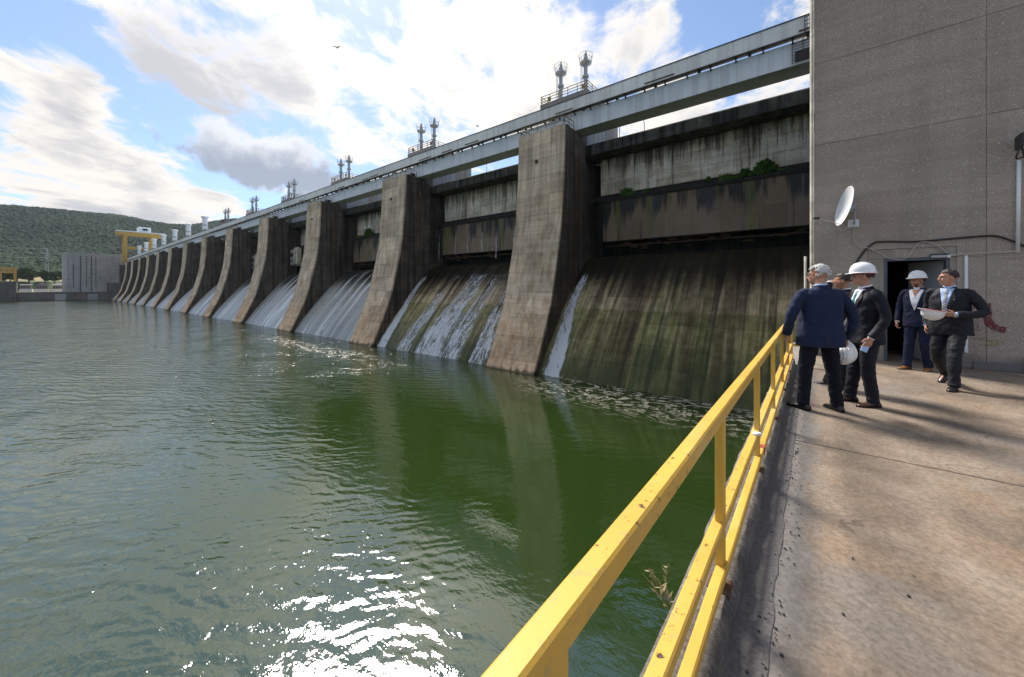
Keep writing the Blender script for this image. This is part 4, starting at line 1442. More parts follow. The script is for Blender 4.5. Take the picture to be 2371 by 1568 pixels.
# small yellow gate frame on the bastion
yg = thing('yellow_gantry', 'small yellow portal frame on the bastion at the left edge', 'gantry', (XE - 10, -15, 13.8))
MB().box(XE - 11.5, XE - 10, -20.5, -18.7, 13.8, 19.8).build('leg', M['crane_yellow'], yg)
MB().box(XE - 11.5, XE - 10, -13.6, -12.4, 13.8, 19.8).build('leg', M['crane_yellow'], yg)
MB().box(XE - 11.6, XE - 9.9, -20.6, -12.3, 19.8, 23.8).build('head_beam', M['crane_yellow'], yg)
for i in range(3):
    MB().box(XE - 9.9, XE - 9.8, -19.6 + i * 2.4, -18.2 + i * 2.4, 21.0, 22.6).build('panel', M['dull_yellow'], yg)

# moored houseboats / pavilions behind the quay
def boat(x, y, L, roof, trim, label):
    r_ = thing('houseboat', label, 'houseboat', (x, y, 6.3), group='houseboats behind the quay')
    MB().prismz([(x - 4, y), (x + 4, y + 0.6), (x + 4, y + L - 0.6), (x - 4, y + L)], 6.3, 8.4).build('hull', M['white_paint'], r_)
    MB().box(x - 2.6, x + 3.0, y + 0.7, y + L - 0.9, 8.4, 11.6).build('cabin', M['shed'], r_)
    for i in range(4):
        a = y + 1.0 + i * (L - 2.2) / 4
        MB().box(x + 3.0, x + 3.06, a, a + (L - 2.2) / 4 - 0.5, 9.2, 10.9).build('window', M['dark_metal'], r_)
    MB().box(x - 3.2, x + 3.6, y + 0.3, y + L - 0.4, 11.6, 12.2).build('roof', roof, r_, bevel=0.2)
    if trim is not None:
        MB().prism([(y + 1.0, 12.2), (y + L - 1.2, 12.2), (y + L * 0.5, 13.6)], x - 3, x + 3.2).build('awning', trim, r_)
M['blue'] = plain('blue_tarp', (0.05, 0.11, 0.28), 0.6)
M['red_roof'] = plain('pinkish_roof', (0.42, 0.30, 0.28), 0.7)
boat(XE - 60, -12.5, 7.0, M['white_paint'], None, 'white houseboat with flat roof next to the dark bastion')
boat(XE - 55, -4.8, 8.0, M['blue'], M['red_roof'], 'houseboat with a blue edge and pinkish pitched roof')
boat(XE - 60, 3.8, 7.5, M['white_paint'], M['white_paint'], 'white houseboat with a raised roof left of the concrete block')

# hills: one sheet of terrain from the far bank to beyond the skyline
def ridge(az):
    return float(np.interp(az, [-125, -108, -92.5, -88.7, -85.8, -84.3, -80.8, -78.2, -75.3, -66, -50], [0.10, 0.115, 0.128, 0.139, 0.145, 0.144, 0.140, 0.145, 0.155, 0.15, 0.12]))
def hill_h(r, az):
    top = ridge(az) * 2000.0 * 0.965 - 6
    t_ = min(1.0, max(0.0, (r - 760) / 1240.0))
    base = 14 + 0.030 * max(0, r - 520)
    h = base + (top - base - 8) * (t_ * t_ * (3 - 2 * t_)) ** 0.85 if t_ > 0 else base
    x, y = r * math.sin(R(az)), r * math.cos(R(az))
    h += (mnoise.noise(Vector((x * 0.0022, y * 0.0022, 0))) * 46 + mnoise.noise(Vector((x * 0.006, y * 0.006, 3))) * 16) * t_ * (1.0 if t_ < 0.9 else (1 - (t_ - 0.9) * 7))
    if r > 2000:
        h = max(h - (r - 2000) * 0.05, 0)
    return h
rr = np.concatenate([np.linspace(520, 900, 16), np.linspace(950, 2000, 44), np.linspace(2100, 3600, 6)])
aa = np.linspace(-126, -48, 80)
vs, fs = [], []
for r_ in rr:
    for a_ in aa:
        vs.append((r_ * math.sin(R(a_)), r_ * math.cos(R(a_)), hill_h(r_, a_) if r_ > 525 else -2))
na = len(aa)
for i in range(len(rr) - 1):
    for j in range(na - 1):
        fs.append((i * na + j, i * na + j + 1, (i + 1) * na + j + 1, (i + 1) * na + j))
tag(np_mesh('hills', vs, [f[::-1] for f in fs], M['ground'], True), kind='structure')
# bank between quay and hills
vs = [(XE - 4.2, 200, 6.0), (XE - 4.2, -400, 6.0), (-900, -500, 12.0), (-900, 330, 12.0)]
tag(MB().box(-560, XE - 29.9, -420, 300, -2, 6.2).build('far_bank', M['dry_grass']), kind='structure')
tag(MB().add([(-640, -200, 21.2), (-628, -200, 21.0), (-628, 200, 21.0), (-640, 200, 21.2), (-640, -200, 14), (-628, -200, 14), (-628, 200, 14), (-640, 200, 14)],
    [(0, 1, 2, 3), (1, 5, 6, 2), (0, 3, 7, 4)]).build('road', M['asphalt']), kind='structure')
tag(MB().add([(-628, -200, 20.9), (-600, -200, 15.0), (-600, 200, 15.0), (-628, 200, 20.9)], [(0, 1, 2, 3)]).build('roadside_bank', M['dry_grass']), kind='structure')

def leaf_cloud(centers, radii, per, size, rng, squash=0.8):
    """numpy: many small random quads through ellipsoidal clumps"""
    n = len(centers) * per
    c = np.repeat(np.array(centers), per, axis=0)
    rad = np.repeat(np.array(radii), per)
    d = rng.normal(size=(n, 3))
    d /= np.linalg.norm(d, axis=1)[:, None]
    q = rad * rng.uniform(0.55, 1.05, n)
    p = c + d * q[:, None] * np.array([1, 1, squash])
    a = rng.normal(size=(n, 3)); a /= np.linalg.norm(a, axis=1)[:, None]
    b = np.cross(a, d + 0.3 * rng.normal(size=(n, 3))); b /= np.linalg.norm(b, axis=1)[:, None] + 1e-9
    s = size * rng.uniform(0.6, 1.4, n)[:, None]
    quad = np.stack([p - a * s, p + b * s * 0.6, p + a * s, p - b * s * 0.6], axis=1).reshape(-1, 3)
    return quad, np.arange(n * 4).reshape(-1, 4)

def tint_attr(me, vals):
    at = me.attributes.new('tint', 'FLOAT', 'POINT')
    at.data.foreach_set('value', np.asarray(vals, dtype=np.float32))

# the wood on the hillside: one mass of thousands of crowns
rng = np.random.default_rng(7)
ico_v, ico_f = [], []
g = (1 + 5 ** 0.5) / 2
ico_v = np.array([(-1, g, 0), (1, g, 0), (-1, -g, 0), (1, -g, 0), (0, -1, g), (0, 1, g), (0, -1, -g), (0, 1, -g), (g, 0, -1), (g, 0, 1), (-g, 0, -1), (-g, 0, 1)], float)
ico_v /= np.linalg.norm(ico_v[0])
ico_f = np.array([(0, 11, 5), (0, 5, 1), (0, 1, 7), (0, 7, 10), (0, 10, 11), (1, 5, 9), (5, 11, 4), (11, 10, 2), (10, 7, 6), (7, 1, 8), (3, 9, 4), (3, 4, 2), (3, 2, 6), (3, 6, 8), (3, 8, 9), (4, 9, 5), (2, 4, 11), (6, 2, 10), (8, 6, 7), (9, 8, 1)])
V, F, T = [], [], []
NT_ = 36000
cnt = 0
for i in range(NT_):
    az = rng.uniform(-97, -72)
    r_ = 760 + 1290 * rng.random() ** 0.8
    x, y = r_ * math.sin(R(az)), r_ * math.cos(R(az))
    dens = mnoise.noise(Vector((x * 0.004, y * 0.004, 9)))
    if r_ < 1000 and dens < -0.05: continue
    z = hill_h(r_, az)
    s = rng.uniform(2.6, 4.8)
    jit = rng.uniform(0.65, 1.3, (12, 1))
    v = ico_v * jit * np.array([s, s, s * rng.uniform(0.8, 1.35)]) + np.array([x, y, z + s * 0.6])
    V.append(v)
    F.append(ico_f + cnt * 12)
    tone = 0.42 + 0.8 * mnoise.noise(Vector((x * 0.003, y * 0.003, 4))) * 0.6 + rng.normal() * 0.10 + (0.18 if r_ < 1150 else 0)
    T.append(np.full(12, min(1, max(0, tone))))
    cnt += 1
fo = np_mesh('hillside_forest', np.concatenate(V), np.concatenate(F), M['forest'], True)
tint_attr(fo.data, np.concatenate(T))
tag(fo, 'dense green wood covering the far hillside', 'wood', kind='stuff')

# trees and bushes one can tell apart on the far bank
def tree(x, y, z, h, w, label, seed, group='trees on the far bank'):
    rg = np.random.default_rng(seed)
    root = thing('tree', label, 'tree', (x, y, z), group=group)
    mb = MB()
    mb.tube([(x, y, z - 0.5), (x + 0.1 * w, y, z + h * 0.3), (x, y + 0.1 * w, z + h * 0.62)], [0.06 * w + 0.12, 0.05 * w + 0.08, 0.05], 7)
    for k_ in range(5):
        a = rg.uniform(0, 6.28)
        mb.tube([(x, y, z + h * (0.25 + 0.06 * k_)), (x + math.cos(a) * w * 0.5, y + math.sin(a) * w * 0.5, z + h * (0.45 + 0.09 * k_))], [0.10, 0.03], 6)
    mb.build('trunk', M['bark'], root)
    cs, rs = [], []
    for k_ in range(22):
        a, q = rg.uniform(0, 6.28), rg.random() ** 0.6
        hz = rg.uniform(0.28, 0.92)
        wr = w * (1.0 - abs(hz - 0.5) * 1.1) * 0.85
        cs.append((x + math.cos(a) * q * wr, y + math.sin(a) * q * wr, z + h * hz))
        rs.append(w * rg.uniform(0.22, 0.42))
    vq, fq = leaf_cloud(cs, rs, 70, 0.09 * w + 0.16, rg)
    o = np_mesh('crown', vq - np.array([x, y, z]), fq, M['leaf'])
    o.parent = root
    tint_attr(o.data, np.repeat(np.clip(0.35 + 0.45 * (vq[::4, 2] - z) / h * 0 + rg.normal(size=len(fq)) * 0.2 + np.repeat(rg.normal(size=22) * 0.15, 70), 0, 1), 4))
spots = [(-545, -8.5, 16, 6.0, 'round dark tree just left of the concrete block'), (-552, -15, 17, 6.5, 'large dark tree behind the houseboats'),
         (-560, -22, 14, 5.5, 'dark tree behind the yellow portal frame, right side'), (-548, 0.5, 13, 4.8, 'smaller dark tree touching the concrete block'),
         (-538, 6, 14, 5.0, 'dark tree half behind the concrete block'), (-536, -18, 15, 5.5, 'dark tree in front of the large tree behind the houseboats'), (-566, -30, 12, 5.0, 'green tree behind the yellow portal frame, left side'), (-575, -40, 12, 5.0, 'green tree at the left edge of the picture')]
for i, (x, y, h, w, lab) in enumerate(spots):
    tree(x, y, 14.0, h * 0.8, w, lab, 300 + i)
for i in range(16):
    y = -75 + i * 6.2
    tree(-655 - 9 * (i % 3), y, 20.0 - 1.5, 7 + (i * 37 % 5), 4.2 + (i * 13 % 3) * 0.6, '%s green tree from the left in the roadside row on the far bank' % ['first', 'second', 'third', 'fourth', 'fifth', 'sixth', 'seventh', 'eighth', 'ninth', 'tenth', 'eleventh', 'twelfth', 'thirteenth', 'fourteenth', 'fifteenth', 'last'][i], 400 + i, 'roadside trees on the far bank')

# power pylons and wires
def pylon(x, y, z, h, label):
    r_ = thing('power_pylon', label, 'pylon', (x, y, z), group='power pylons on the far shore')
    mb = MB()
    for sx, sy in ((-1, -1), (1, -1), (1, 1), (-1, 1)):
        mb.bar((x + sx * 1.5, y + sy * 1.5, z), (x + sx * 0.4, y + sy * 0.4, z + h), 0.3, 0.3)
    n = 7
    for i in range(n):
        a, b = i / n, (i + 1) / n
        wa, wb = 1.5 - 1.1 * a, 1.5 - 1.1 * b
        for s in (-1, 1):
            mb.bar((x + wa, y - s * wa, z + h * a), (x + wb, y + s * wb, z + h * b), 0.18, 0.18)
            mb.bar((x - s * wa, y + wa, z + h * a), (x + s * wb, y + wb, z + h * b), 0.18, 0.18)
    mb.build('tower', M['grey_metal'], r_)
    for q in (0.72, 0.86, 0.99):
        MB().bar((x, y - 4.5, z + h * q), (x, y + 4.5, z + h * q), 0.3, 0.4).build('crossarm', M['grey_metal'], r_)
pys = [(-640, -34, 16, 38, 'lattice power pylon nearest the left edge'), (-645, 2, 16, 36, 'lattice power pylon above the dark trees'), (-650, 40, 16, 32, 'lattice power pylon beside the concrete block')]
for p in pys: pylon(*p)
for j, (q, dy) in enumerate(((0.72, -4.5), (0.86, 4.5), (0.99, -4.5))):
    mb = MB()
    allp = [(-640, -170, 16, 38)] + [p[:4] for p in pys] + [(-655, 180, 16, 32)]
    for (x0, y0, z0, h0), (x1, y1, z1, h1) in zip(allp, allp[1:]):
        pts = []
        for i in range(9):
            t_ = i / 8
            pts.append((x0 + (x1 - x0) * t_, y0 + (y1 - y0) * t_ + dy, (z0 + h0 * q) * (1 - t_) + (z1 + h1 * q) * t_ - 3 * 4 * t_ * (1 - t_) * 0.5))
        mb.tube(pts, 0.10, 5)
    tag(mb.build('power_line', M['grey_metal']), '%s of the power lines strung between the lattice pylons' % ['lowest', 'middle', 'topmost'][j], 'power line', 'power lines on the far shore')

# a white house among the trees
hs = thing('house', 'white house with grey roof on the hillside behind the gantry crane', 'house', (-900, 118, 40))
hz = hill_h(910, -82.6) - 2
hx0, hy0 = 905 * math.sin(R(-83.3)), 905 * math.cos(R(-83.3))
hs.location = (hx0, hy0, hz)
MB().box(hx0 - 6, hx0 + 6, hy0, hy0 + 24, hz, hz + 14).build('wall', M['white_paint'], hs)
MB().prism([(hy0 - 1, hz + 14), (hy0 + 25, hz + 14), (hy0 + 20, hz + 20), (hy0 + 4, hz + 20)], hx0 - 7, hx0 + 7).build('roof', M['shed'], hs)
for i in range(5):
    MB().box(hx0 + 6, hx0 + 6.1, hy0 + 2 + i * 4.4, hy0 + 4.4 + i * 4.4, hz + 8, hz + 11.5).build('window', M['dark_metal'], hs)

# ------------------------------------------------------------------ plants on the gate ledges
def shrub(x, y, z, w, h, label, seed, blades=True, n=420):
    rg = np.random.default_rng(seed)
    root = thing('ledge_plant', label, 'plant', (x, y, z), group='weeds and bushes on the gate ledges')
    nn = n
    px = rg.normal(size=nn) * w * 0.42
    py = rg.normal(size=nn) * 0.22
    hh = h * rg.uniform(0.35, 1.1, nn) * np.clip(1.15 - (px / w) ** 2, 0.3, 1)
    lx, ly = rg.normal(size=nn) * 0.30 * h, rg.normal(size=nn) * 0.2 * h - 0.05
    wd = rg.uniform(0.03, 0.07, nn)
    verts, faces = [], []
    for i in range(nn):
        b = len(verts)
        if blades:
            verts += [(px[i] - wd[i], py[i], 0), (px[i] + wd[i], py[i], 0), (px[i] + lx[i] * 0.5 + wd[i], py[i] + ly[i] * 0.4, hh[i] * 0.65), (px[i] + lx[i], py[i] + ly[i], hh[i])]
        else:
            cx_, cy_, cz_ = px[i], py[i], rg.uniform(0, 1) ** 0.7 * hh[i]
            a = rg.normal(size=3) * 0.10
            b_ = rg.normal(size=3) * 0.10
            verts += [(cx_ - a[0], cy_ - a[1], cz_ - a[2]), (cx_ + b_[0], cy_ + b_[1], cz_ + b_[2]), (cx_ + a[0], cy_ + a[1], cz_ + a[2]), (cx_ - b_[0], cy_ - b_[1], cz_ - b_[2])]
        faces.append((b, b + 1, b + 2, b + 3))
    o = np_mesh('leaves', verts, faces, M['weed'])
    o.parent = root
    mb = MB()
    for i in range(9):
        a = rg.normal() * w * 0.3
        mb.tube([(x + a * 0.6, y, z - 0.05), (x + a, y + 0.02, z + h * 0.5)], [0.02, 0.008], 5)
    mb.build('stems', M['bark'], root)
lz = 20.75
shrub(-3.9, 46.2, lz, 1.3, 1.5, 'large dark bush at the right on the nearest gate ledge', 1, False, 1800)
shrub(-5.6, 46.2, lz, 0.7, 1.0, 'smaller bush left of the large bush on the nearest gate ledge', 2, False, 700)
shrub(-7.3, 46.1, lz, 0.9, 0.75, 'grassy tuft beside the bushes on the nearest gate ledge', 3)
shrub(-9.1, 46.2, lz, 0.4, 0.7, 'small weed in the middle of the nearest gate ledge', 4, False, 260)
shrub(-16.0, 46.2, lz, 0.45, 0.6, 'small weed left of the middle on the nearest gate ledge', 5, False, 220)
shrub(-18.3, 46.0, lz, 0.8, 1.1, 'spiky grass tuft at the left of the nearest gate ledge', 6)
shrub(PX0 - 2 * PITCH + 7.5, 46.0, lz, 1.8, 1.9, 'big green bush on the ledge of the third gate', 7, False, 1600)
shrub(PX0 - 2 * PITCH + 3.6, 46.0, lz, 0.7, 0.8, 'low weed left of the bush on the third gate', 8)

# ------------------------------------------------------------------ yellow railing on the deck edge
ra = thing('railing', 'chipped yellow steel railing along the deck edge', 'railing', (-0.342, 0, DZ + 0.1))
RX0, RX1 = -0.368, -0.318
RY0, RY1 = -3.2, 9.2
def rail_bar(name, z1, h_, x0=RX0, x1=RX1):
    # slightly wavy top surface: dented box section
    vs, fs = [], []
    n = 60
    for j in range(n + 1):
        y = RY0 + (RY1 - RY0) * j / n
        e = 0.0025 * mnoise.noise(Vector((y * 2.0, z1, 0)))
        b = 0.006
        ring = [(x0 + b, z1 - h_), (x1 - b, z1 - h_), (x1, z1 - h_ + b), (x1, z1 - b), (x1 - b, z1), (x0 + b, z1), (x0, z1 - b), (x0, z1 - h_ + b)]
        vs += [(x + e, y, z + e * 0.6) for x, z in ring]
    for j in range(n):
        for q in range(8):
            q2 = (q + 1) % 8
            fs.append((j * 8 + q, j * 8 + q2, (j + 1) * 8 + q2, (j + 1) * 8 + q))
    fs += [tuple(range(7, -1, -1)), tuple(n * 8 + q for q in range(8))]
    return MB().add(vs, [f[::-1] for f in fs]).build(name, M['yellow'], ra)
rail_bar('top_rail', CAMZ - 0.545, 0.062)
rail_bar('middle_rail', CAMZ - 1.085, 0.052, RX0 - 0.006, RX1 - 0.006)
rail_bar('bottom_rail', CAMZ - 1.285, 0.05, RX0 + 0.012, RX1 + 0.006)
for yy in (-2.40, -0.93, 0.53, 1.99, 3.45, 4.92, 6.38, 7.84, 9.17):
    MB().box(RX0 + 0.007, RX1 - 0.007, yy - 0.03, yy + 0.03, DZ + 0.09, CAMZ - 0.608).build('post', M['yellow'], ra, bevel=0.004)
    MB().box(RX0 - 0.025, RX1 + 0.02, yy - 0.05, yy + 0.05, DZ + 0.085, DZ + 0.112).build('base_plate', M['rust'], ra)
MB().box(RX1 + 0.001, -0.02, 9.14, 9.19, CAMZ - 1.13, CAMZ - 1.085).build('end_rail', M['yellow'], ra)
MB().box(RX1 + 0.001, -0.02, 9.14, 9.19, CAMZ - 0.605, CAMZ - 0.548).build('end_rail', M['yellow'], ra)
# red tape on the low rail and a cloth scrap
M['tape'] = plain('red_tape', (0.35, 0.06, 0.04), 0.6)
MB().box(RX0 + 0.009, RX1 + 0.009, 3.62, 3.69, CAMZ - 1.34, CAMZ - 1.281).build('tape_band', M['tape'], ra)
random.seed(5)
mb = MB()
mb.ell((-0.335, 3.30, CAMZ - 1.077), (0.026, 0.028, 0.012), None, 9, 5)
mb.ell((-0.318, 3.33, CAMZ - 1.083), (0.018, 0.026, 0.011), None, 9, 5)
tag(mb.build('rag', M['white_paint'], None, smooth=True, origin=(-0.335, 3.3, CAMZ - 1.085)), 'small white rag tied on the middle rail of the railing', 'rag')
# slim white post behind the railing end
tag(MB().tube([(-0.135, 9.62, DZ), (-0.135, 9.62, CAMZ + 0.64)], 0.022, 10).build('marker_post', M['cream'], None, smooth=True, origin=(-0.135, 9.62, DZ)), 'slim cream post by the wall corner behind the railing end', 'post')

# weeds growing out under the kerb
def kerb_weed(y, label, seed, tall=0.42):
    rg = np.random.default_rng(seed)
    root = thing('kerb_weed', label, 'weed', (-0.52, y, DZ - 0.02), group='weeds on the outer deck edge')
    mb = MB()
    mh = MB()
    for i in range(4):
        a = rg.normal(size=2) * 0.05
        h = tall * rg.uniform(0.55, 1.0)
        p0 = Vector((-0.52, y + rg.normal() * 0.02, DZ - 0.05))
        p2 = p0 + Vector((-0.05 - abs(a[0]), a[1], h))
        p1 = p0.lerp(p2, 0.5) + Vector((-0.02, 0, 0.03))
        mb.tube([p0, p1, p2], [0.0022, 0.0018, 0.001], 5)
        if i < 2:
            for k_ in range(26):
                q = p1.lerp(p2, 0.2 + 0.8 * rg.random()) + Vector(rg.normal(size=3) * 0.009)
                d = Vector(rg.normal(size=3)) * 0.006
                e = Vector(rg.normal(size=3)) * 0.004
                mh.add([q - d, q + e, q + d, q - e], [(0, 1, 2, 3)])
        else:
            for k_ in range(10):
                q = p0.lerp(p1, 0.3 + 0.7 * rg.random())
                d = Vector((rg.normal() * 0.03, rg.normal() * 0.03, 0.035))
                e = d.cross(Vector((0, 0, 1))).normalized() * 0.006
                mh.add([q, q + d * 0.5 + e, q + d, q + d * 0.5 - e], [(0, 1, 2, 3)])
    mb.build('stalks', M['dry'], root)
    tag(mh.build('seed_heads', M['dry'] if seed % 2 else M['weed'], root), kind='stuff')
kerb_weed(1.88, 'feathery dry weed outside the kerb near the first full post', 11, 0.2)

# grit and leaf crumbs on the deck
rg = np.random.default_rng(3)
mb = MB()
for i in range(420):
    if i < 300:
        y = rg.uniform(0.4, 9)
        x = -0.15 + rg.normal() * 0.035 + 0.02
    else:
        y = rg.uniform(0.6, 10)
        x = rg.uniform(-0.1, 3.2)
    s = rg.uniform(0.002, 0.0055)
    mb.ell((x, y, DZ + 0.006), (s * rg.uniform(0.8, 2), s * rg.uniform(0.8, 2), s * 0.7), None, 5, 3)
tag(mb.build('grit', M['dark_metal']), 'dark grit and crumbs lying along the gutter', 'grit', kind='stuff')

# ------------------------------------------------------------------ things on the wall
sd_ = thing('satellite_dish', 'white satellite dish on a bracket, seen nearly edge on', 'satellite dish', (0.63, WY, CAMZ + 1.45))
dc = Vector((0.50, WY - 0.40, CAMZ + 1.70))
dn = Vector((-0.92, -0.25, 0.20)).normalized()
prof = [(0.02, 0.0), (0.18, 0.012), (0.30, 0.035), (0.395, 0.065), (0.405, 0.070), (0.405, 0.062), (0.30, 0.027), (0.18, 0.004), (0.02, -0.008)]
mb = MB()
mb.lathe(prof[::-1], dc - dn * 0.05, 40, dn)
mb.build('reflector', M['white_paint'], sd_, smooth=True)
MB().tube([dc - dn * 0.06, dc - dn * 0.16 + Vector((0, 0.02, -0.03)), (0.66, WY - 0.12, CAMZ + 1.62)], 0.016, 8).build('mount_arm', M['grey_metal'], sd_)
MB().tube([(0.665, WY - 0.12, CAMZ + 1.80), (0.665, WY - 0.12, CAMZ + 1.40), (0.66, WY - 0.01, CAMZ + 1.36)], 0.016, 8).build('mast', M['grey_metal'], sd_)
MB().box(0.60, 0.68, WY - 0.17, WY - 0.09, CAMZ + 1.60, CAMZ + 1.67).build('clamp', M['grey_metal'], sd_)
MB().box(0.60, 0.68, WY - 0.16, WY - 0.09, CAMZ + 1.70, CAMZ + 1.74).build('clamp', M['grey_metal'], sd_)
MB().box(0.56, 0.74, WY - 0.022, WY - 0.008, CAMZ + 1.30, CAMZ + 1.46).build('wall_plate', M['white_paint'], sd_, bevel=0.004)
lnb = dc + dn * 0.50 + Vector((0.0, -0.02, -0.32))
foot = dc - Vector((0, 0, 0.39)) + dn * 0.02
arm = MB().tube([foot, lnb], 0.008, 7).build('feed_arm', M['grey_metal'], sd_)
MB().lathe([(0.022, -0.04), (0.022, 0.03), (0.03, 0.035), (0.03, 0.06)], lnb, 14, -dn + Vector((0, 0, 0.3))).build('receiver', M['dark_metal'], sd_)

def cable(name, pts, r, mat, label):
    pts = smooth_curve([Vector(p) for p in pts], 6)
    o = MB().tube(pts, r, 7).build(name, mat, None, smooth=True, origin=tuple(pts[0]))
    return tag(o, label, 'cable')
cy = WY - 0.022
cable('black_cable', [(x, cy, CAMZ + z) for x, z in [(0.5, 0.1), (0.67, 0.47), (0.80, 0.74), (0.96, 0.93), (1.11, 0.955), (1.59, 0.92), (2.02, 0.94), (2.41, 0.955), (2.60, 0.93), (2.87, 0.75), (3.2, 0.5)]], 0.018, M['black_rubber'], 'thick black cable bowed over the doorway')
cable('white_cable', [(x, cy - 0.012, CAMZ + z) for x, z in [(0.67, 1.32), (0.65, 1.09), (0.69, 0.95), (0.77, 0.86), (0.88, 0.84), (1.06, 0.72), (1.22, 0.60), (1.39, 0.58), (1.49, 0.68), (1.58, 0.86), (1.67, 0.905), (1.78, 0.88), (1.88, 0.79), (1.98, 0.66)]], 0.0075, M['cable_white'], 'thin pale cable looping from the dish to the doorway')
cable('feed_cable', [tuple(foot + Vector((0, 0.02, -0.01))), (0.40, WY - 0.3, CAMZ + 1.26), (0.5, WY - 0.2, CAMZ + 1.25), (0.62, WY - 0.05, CAMZ + 1.30)], 0.0055, M['cable_white'], 'thin cable sagging under the satellite dish')
cable('side_cable', [(2.2, cy + 0.004, CAMZ + 0.625), (2.5, cy, CAMZ + 0.58), (2.8, cy, CAMZ + 0.565), (3.3, cy, CAMZ + 0.57)], 0.005, M['cable_white'], 'thin cable drooping right of the doorway')
cd = thing('conduit_run', 'cream conduit pipe from the floodlight down to the doorway corner', 'conduit', (2.8, WY, CAMZ + 0.64))
MB().tube([(1.99, cy, CAMZ + 0.62), (2.79, cy, CAMZ + 0.652)], 0.011, 8).build('pipe', M['cream'], cd)
MB().tube([(2.0, cy - 0.016, CAMZ + 0.64), (2.79, cy - 0.01, CAMZ + 0.665)], 0.006, 8).build('pipe', M['cable_white'], cd)
tag(MB().box(2.195, 2.235, WY - 0.03, WY + 0.002, DZ + 0.3, CAMZ + 0.61).build('cable_trunking', M['white_paint'], None, origin=(2.2, WY, DZ)), 'white vertical trunking right of the doorway', 'trunking')
tag(MB().tube([(2.80, WY - 0.05, CAMZ + 0.63), (2.815, WY - 0.05, CAMZ + 2.26)], 0.026, 12).build('white_pipe', M['white_paint'], None, smooth=True, origin=(2.8, WY, CAMZ + 0.63)), 'white vertical pipe below the floodlight', 'pipe')
dl = thing('door_closer', 'white and black door closer over the doorway', 'door closer', (1.88, WY, CAMZ + 0.6))
MB().box(1.77, 1.98, WY - 0.045, WY + 0.008, CAMZ + 0.585, CAMZ + 0.635).build('body', M['grey_metal'], dl, bevel=0.006)
MB().box(1.76, 1.99, WY - 0.035, WY + 0.008, CAMZ + 0.637, CAMZ + 0.66).build('cover', M['black_rubber'], dl)
MB().box(1.982, 2.02, WY - 0.04, WY + 0.006, CAMZ + 0.58, CAMZ + 0.63).build('end_cap', M['white_paint'], dl)
fl = thing('floodlight', 'white floodlight on a black bracket at the right edge of the wall', 'floodlight', (2.82, WY, CAMZ + 2.3))
MB().prism([(WY - 0.34, CAMZ + 2.48), (WY - 0.10, CAMZ + 2.44), (WY - 0.08, CAMZ + 2.58), (WY - 0.30, CAMZ + 2.64)], 2.80, 3.12).build('housing', M['white_paint'], fl, bevel=0.015)
MB().box(2.76, 2.80, WY - 0.36, WY - 0.06, CAMZ + 2.42, CAMZ + 2.66).build('side_plate', M['black_rubber'], fl, bevel=0.01)
MB().tube(smooth_curve([Vector(p) for p in ((2.77, WY - 0.3, CAMZ + 2.45), (2.72, WY - 0.3, CAMZ + 2.28), (2.76, WY - 0.2, CAMZ + 2.25), (2.86, WY - 0.06, CAMZ + 2.30))], 5), 0.012, 7).build('bracket', M['black_rubber'], fl, smooth=True)
MB().tube([(2.78, WY - 0.25, CAMZ + 2.5), (2.82, WY - 0.2, CAMZ + 2.36), (2.86, WY - 0.08, CAMZ + 2.28)], 0.012, 7).build('bracket', M['black_rubber'], fl, smooth=True)

# tyre of a trolley standing at the right frame edge
ty = thing('trolley_wheel', 'black rubber wheel against the wall at the right edge', 'wheel', (3.03, WY - 0.12, DZ))
ring = []
mb = MB()
mb.lathe([(0.10, -0.035), (0.155, -0.04), (0.175, -0.02), (0.175, 0.02), (0.155, 0.04), (0.10, 0.035)], (3.06, WY - 0.10, DZ + 0.175), 28, (0.1, 1, 0)).build('tyre', M['black_rubber'], ty)
MB().lathe([(0.02, -0.045), (0.1, -0.03), (0.1, 0.03), (0.02, 0.045)], (3.06, WY - 0.10, DZ + 0.175), 20, (0.1, 1, 0)).build('hub', M['grey_metal'], ty)

# birds
def bird(x, y, z, yaw, label):
    r_ = thing('bird', label, 'bird', (x, y, z), yaw, 'birds in the sky')
    MB().ell((0, 0, 0), (0.07, 0.24, 0.06)).build('body', M['black_rubber'], r_, smooth=True, local=True)
    for s in (-1, 1):
        MB().add([(s * 0.04, 0.10, 0.02), (s * 0.04, -0.10, 0.02), (s * 0.32, -0.10, 0.16), (s * 0.62, -0.16, 0.04), (s * 0.34, 0.08, 0.17)], [(0, 1, 2, 4), (4, 2, 3)]).build('wing', M['black_rubber'], r_, local=True)
    MB().add([(-0.05, -0.2, 0), (0.05, -0.2, 0), (0.08, -0.4, 0.01), (-0.08, -0.4, 0.01)], [(0, 1, 2, 3)]).build('tail', M['black_rubber'], r_, local=True)
d1 = skydir(780, 111) * 60
bird(d1.x, d1.y, d1.z + CAMZ, 0.6, 'small dark bird flying below the bright cloud')
d2 = skydir(1105, 293) * 75
bird(d2.x, d2.y, d2.z + CAMZ, 2.0, 'small dark bird just above the girder')

# ------------------------------------------------------------------ air
m_, t_, b_ = new_mat('air_haze')
m_.node_tree.nodes.remove(b_)
pvn = m_.node_tree.nodes.new('ShaderNodeVolumePrincipled')
pvn.inputs['Color'].default_value = (0.80, 0.90, 1.0, 1)
pvn.inputs['Density'].default_value = 0.00006
m_.node_tree.links.new(pvn.outputs[0], m_.node_tree.nodes['Material Output'].inputs['Volume'])
hzb = MB().box(-9500, 3500, -6500, 2500, -6, 420).build('haze', m_)
tag(hzb, 'thin blue haze filling the valley air', 'haze', kind='stuff')

